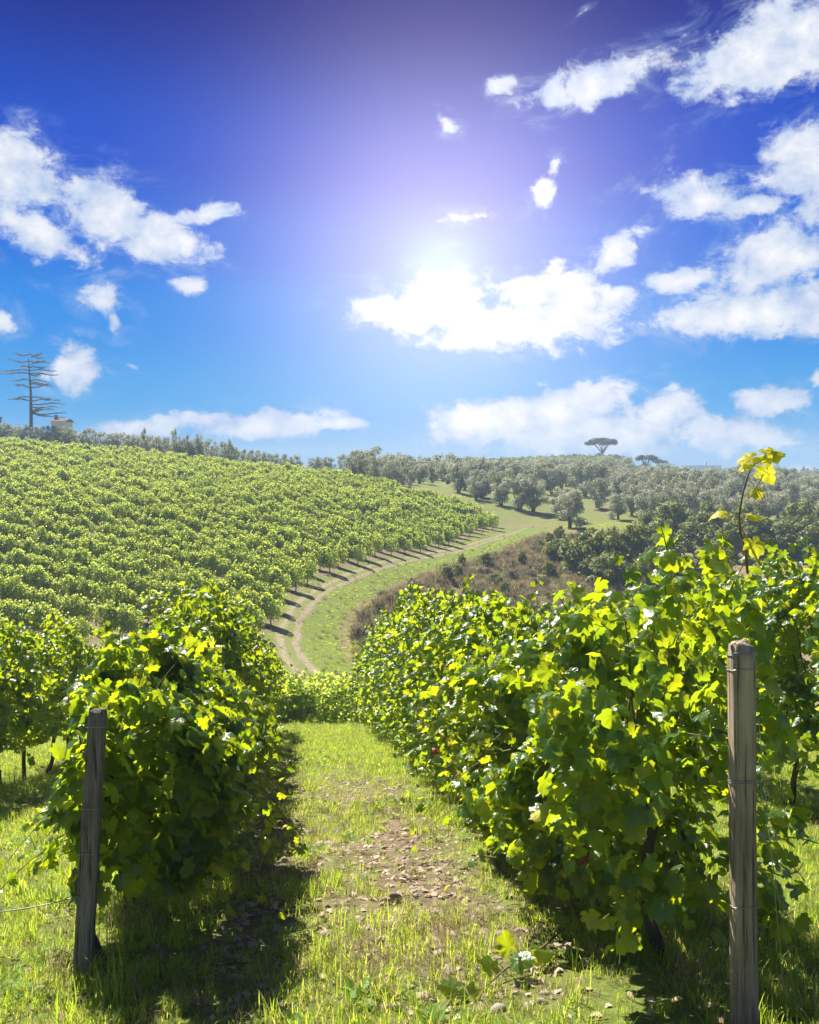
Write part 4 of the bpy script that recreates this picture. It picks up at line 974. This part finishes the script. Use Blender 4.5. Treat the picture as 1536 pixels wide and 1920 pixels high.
# umbrella pines on the far crest
def umbrella(px, pyb, pyt, Y, w, label, low=False):
    k = Y/F; x = (px-768)*k; z0 = Gz(x, Y); H = -(pyt-HY)*k-z0; o = empty('umbrella_pine', (x, Y, z0), label, 'tree')
    g = MB(); hb = H*(.30 if low else .52)
    g.tube([(0, 0, -.5), (w*.02, 0, hb*.5), (0, 0, hb)], [.38, .30, .26], 8)
    r = random.Random(int(px)); cs = []; rs = []
    for a in range(9):
        an = a*.7; q = w*.5*r.uniform(.35, .85); e = Vector((q*math.cos(an), q*math.sin(an)*.8, H*r.uniform(.80, .88))); g.tube([(0, 0, hb*.8), e*.5+Vector((0, 0, hb*.5)), e], [.20, .13, .05], 6)
    g.build('trunk', M['bark'], o)
    for a in range(34):
        an = r.uniform(0, 6.28); q = w*.5*math.sqrt(r.random())*.92; cs.append((q*math.cos(an), q*math.sin(an)*.85, H*.90-.16*H*(q/(w*.5))**2+r.uniform(-.25, .25))); rs.append(w*.085*r.uniform(.8, 1.3)*(1.35 if low else 1))
    g = MB(); clump_crown(g, cs, rs, 5200, w*.035, QL, np.random.default_rng(int(px)), .62); g.build('crown', M['pine'], o, False)
umbrella(1130, 858, 818, 385, 15.5, 'tall umbrella pine with a flat open crown standing on the far crest')
umbrella(1212, 880, 852, 330, 9.0, 'dense low umbrella pine right of the tall one on the far crest', True)
umbrella(1238, 884, 860, 335, 6.0, 'smaller umbrella pine touching the dense low one', True)
# far wood on the crest and the plain beyond
far_p = [bpy.data.objects.new('far tree', shrub(140+i, 'bush', 5.5, 3.6, .55, 900)[0]) for i in range(3)]
fx_ = []; 
for _ in range(900):
    px = random.uniform(900, 1270); Y = random.uniform(330, 420); fx_.append(((px-768)/F*Y, Y, random.uniform(.7, 1.2) if px < 1175 else random.uniform(.35, .5)))
for _ in range(500):
    px = random.uniform(1150, 1700); Y = random.uniform(330, 520); fx_.append(((px-768)/F*Y, Y, random.uniform(.3, .45)))
for _ in range(1300):
    Y = random.uniform(480, 1120); px = random.uniform(750, 1650); fx_.append(((px-768)/F*Y, Y, random.uniform(.9, 1.6)))
fa = np.array(fx_); n = len(fa)
fw = scatter('far_wood', far_p, np.column_stack([fa[:, :2], G(fa[:, 0], fa[:, 1])-.3]), np.stack([np.zeros(n), np.zeros(n), rng.uniform(0, 6.28, n)], 1), np.stack([fa[:, 2]]*3, 1), rng.integers(0, 3, n))
# distant buildings
def block(px, py, Y, wpx, hpx, label, cols, rows, tower=False):
    k = Y/F; x = (px-768)*k; w = wpx*k; h = hpx*k; z = -(py-HY)*k-h
    o = empty('building', (x, Y, z), label, 'building'); g = MB(); g.box((0, 8, h/2-6), (w/2, 8, h/2+6)); g.build('wall', M['plaster_grey'], o, False)
    g = MB(); g.box((0, 8, h+.35), (w/2+.5, 8.5, .35)); rf = g.build('roof', M['roof'], o, False)
    if tower:
        g = MB(); g.box((w*.1, 8, h+2.6), (w*.03, 1.5, 1.9)); g.build('chimney', M['plaster_grey'], rf, False)
    for r in range(rows):
        for c in range(cols):
            g = MB(); g.box((-w/2+w*(c+.5)/cols, -.03, h*(r+.6)/rows), (w/cols*.22, .05, h/rows*.28)); g.build('window', M['glass'], o, False)
block(1322, 874, 900, 62, 16, 'long pale flat building far off on the hazy skyline', 12, 2, True)
block(1395, 882, 950, 22, 9, 'small pale building on the skyline right of the long one', 4, 2)
def cypress(px, py, Y, hh, label):
    k = Y/F; x = (px-768)*k; r = np.random.default_rng(int(px)); g = MB(); cs = [(r.normal(0, .2), r.normal(0, .2), z) for z in np.linspace(1, hh, 14)]; rs = [1.25*math.sin(math.pi*min(.97, .18+.8*q)) for q in np.linspace(0, 1, 14)]
    clump_crown(g, cs, rs, 1200, .5, QL, r, 1.2); t = MB(); t.tube([(0, 0, -1), (0, 0, hh*.5)], [.35, .2], 6)
    o = empty('cypress_tree', (x, Y, -(py-HY)*k-hh), label, 'tree'); 
    for nm, mb in (('crown', g), ('trunk', t)): c = mb.build(nm, M['pine'] if nm == 'crown' else M['bark'], o, False)
cypress(1507, 873, 600, 7.5, 'taller dark cypress on the skyline at the right edge'); cypress(1515, 879, 605, 5.0, 'shorter cypress right of the taller one at the right edge'); cypress(1490, 881, 610, 4.6, 'squat cypress left of the taller one on the skyline')

# ------------------------------------------------------------------ haze
g = MB(); g.box((0, 550, 3.0), (1010, 640, 20.0)); hz = g.build('haze', None or bpy.data.materials.new('haze'), None, False)
hm = hz.data.materials[0]; hm.use_nodes = True; nt = hm.node_tree; nt.nodes.clear(); vo = nt.nodes.new('ShaderNodeVolumePrincipled'); mo = nt.nodes.new('ShaderNodeOutputMaterial')
vo.inputs['Color'].default_value = (.60, .80, 1, 1); vo.inputs['Density'].default_value = .0008; vo.inputs['Anisotropy'].default_value = 0.0
nt.links.new(vo.outputs[0], mo.inputs['Volume'])
tag(hz, kind='stuff')
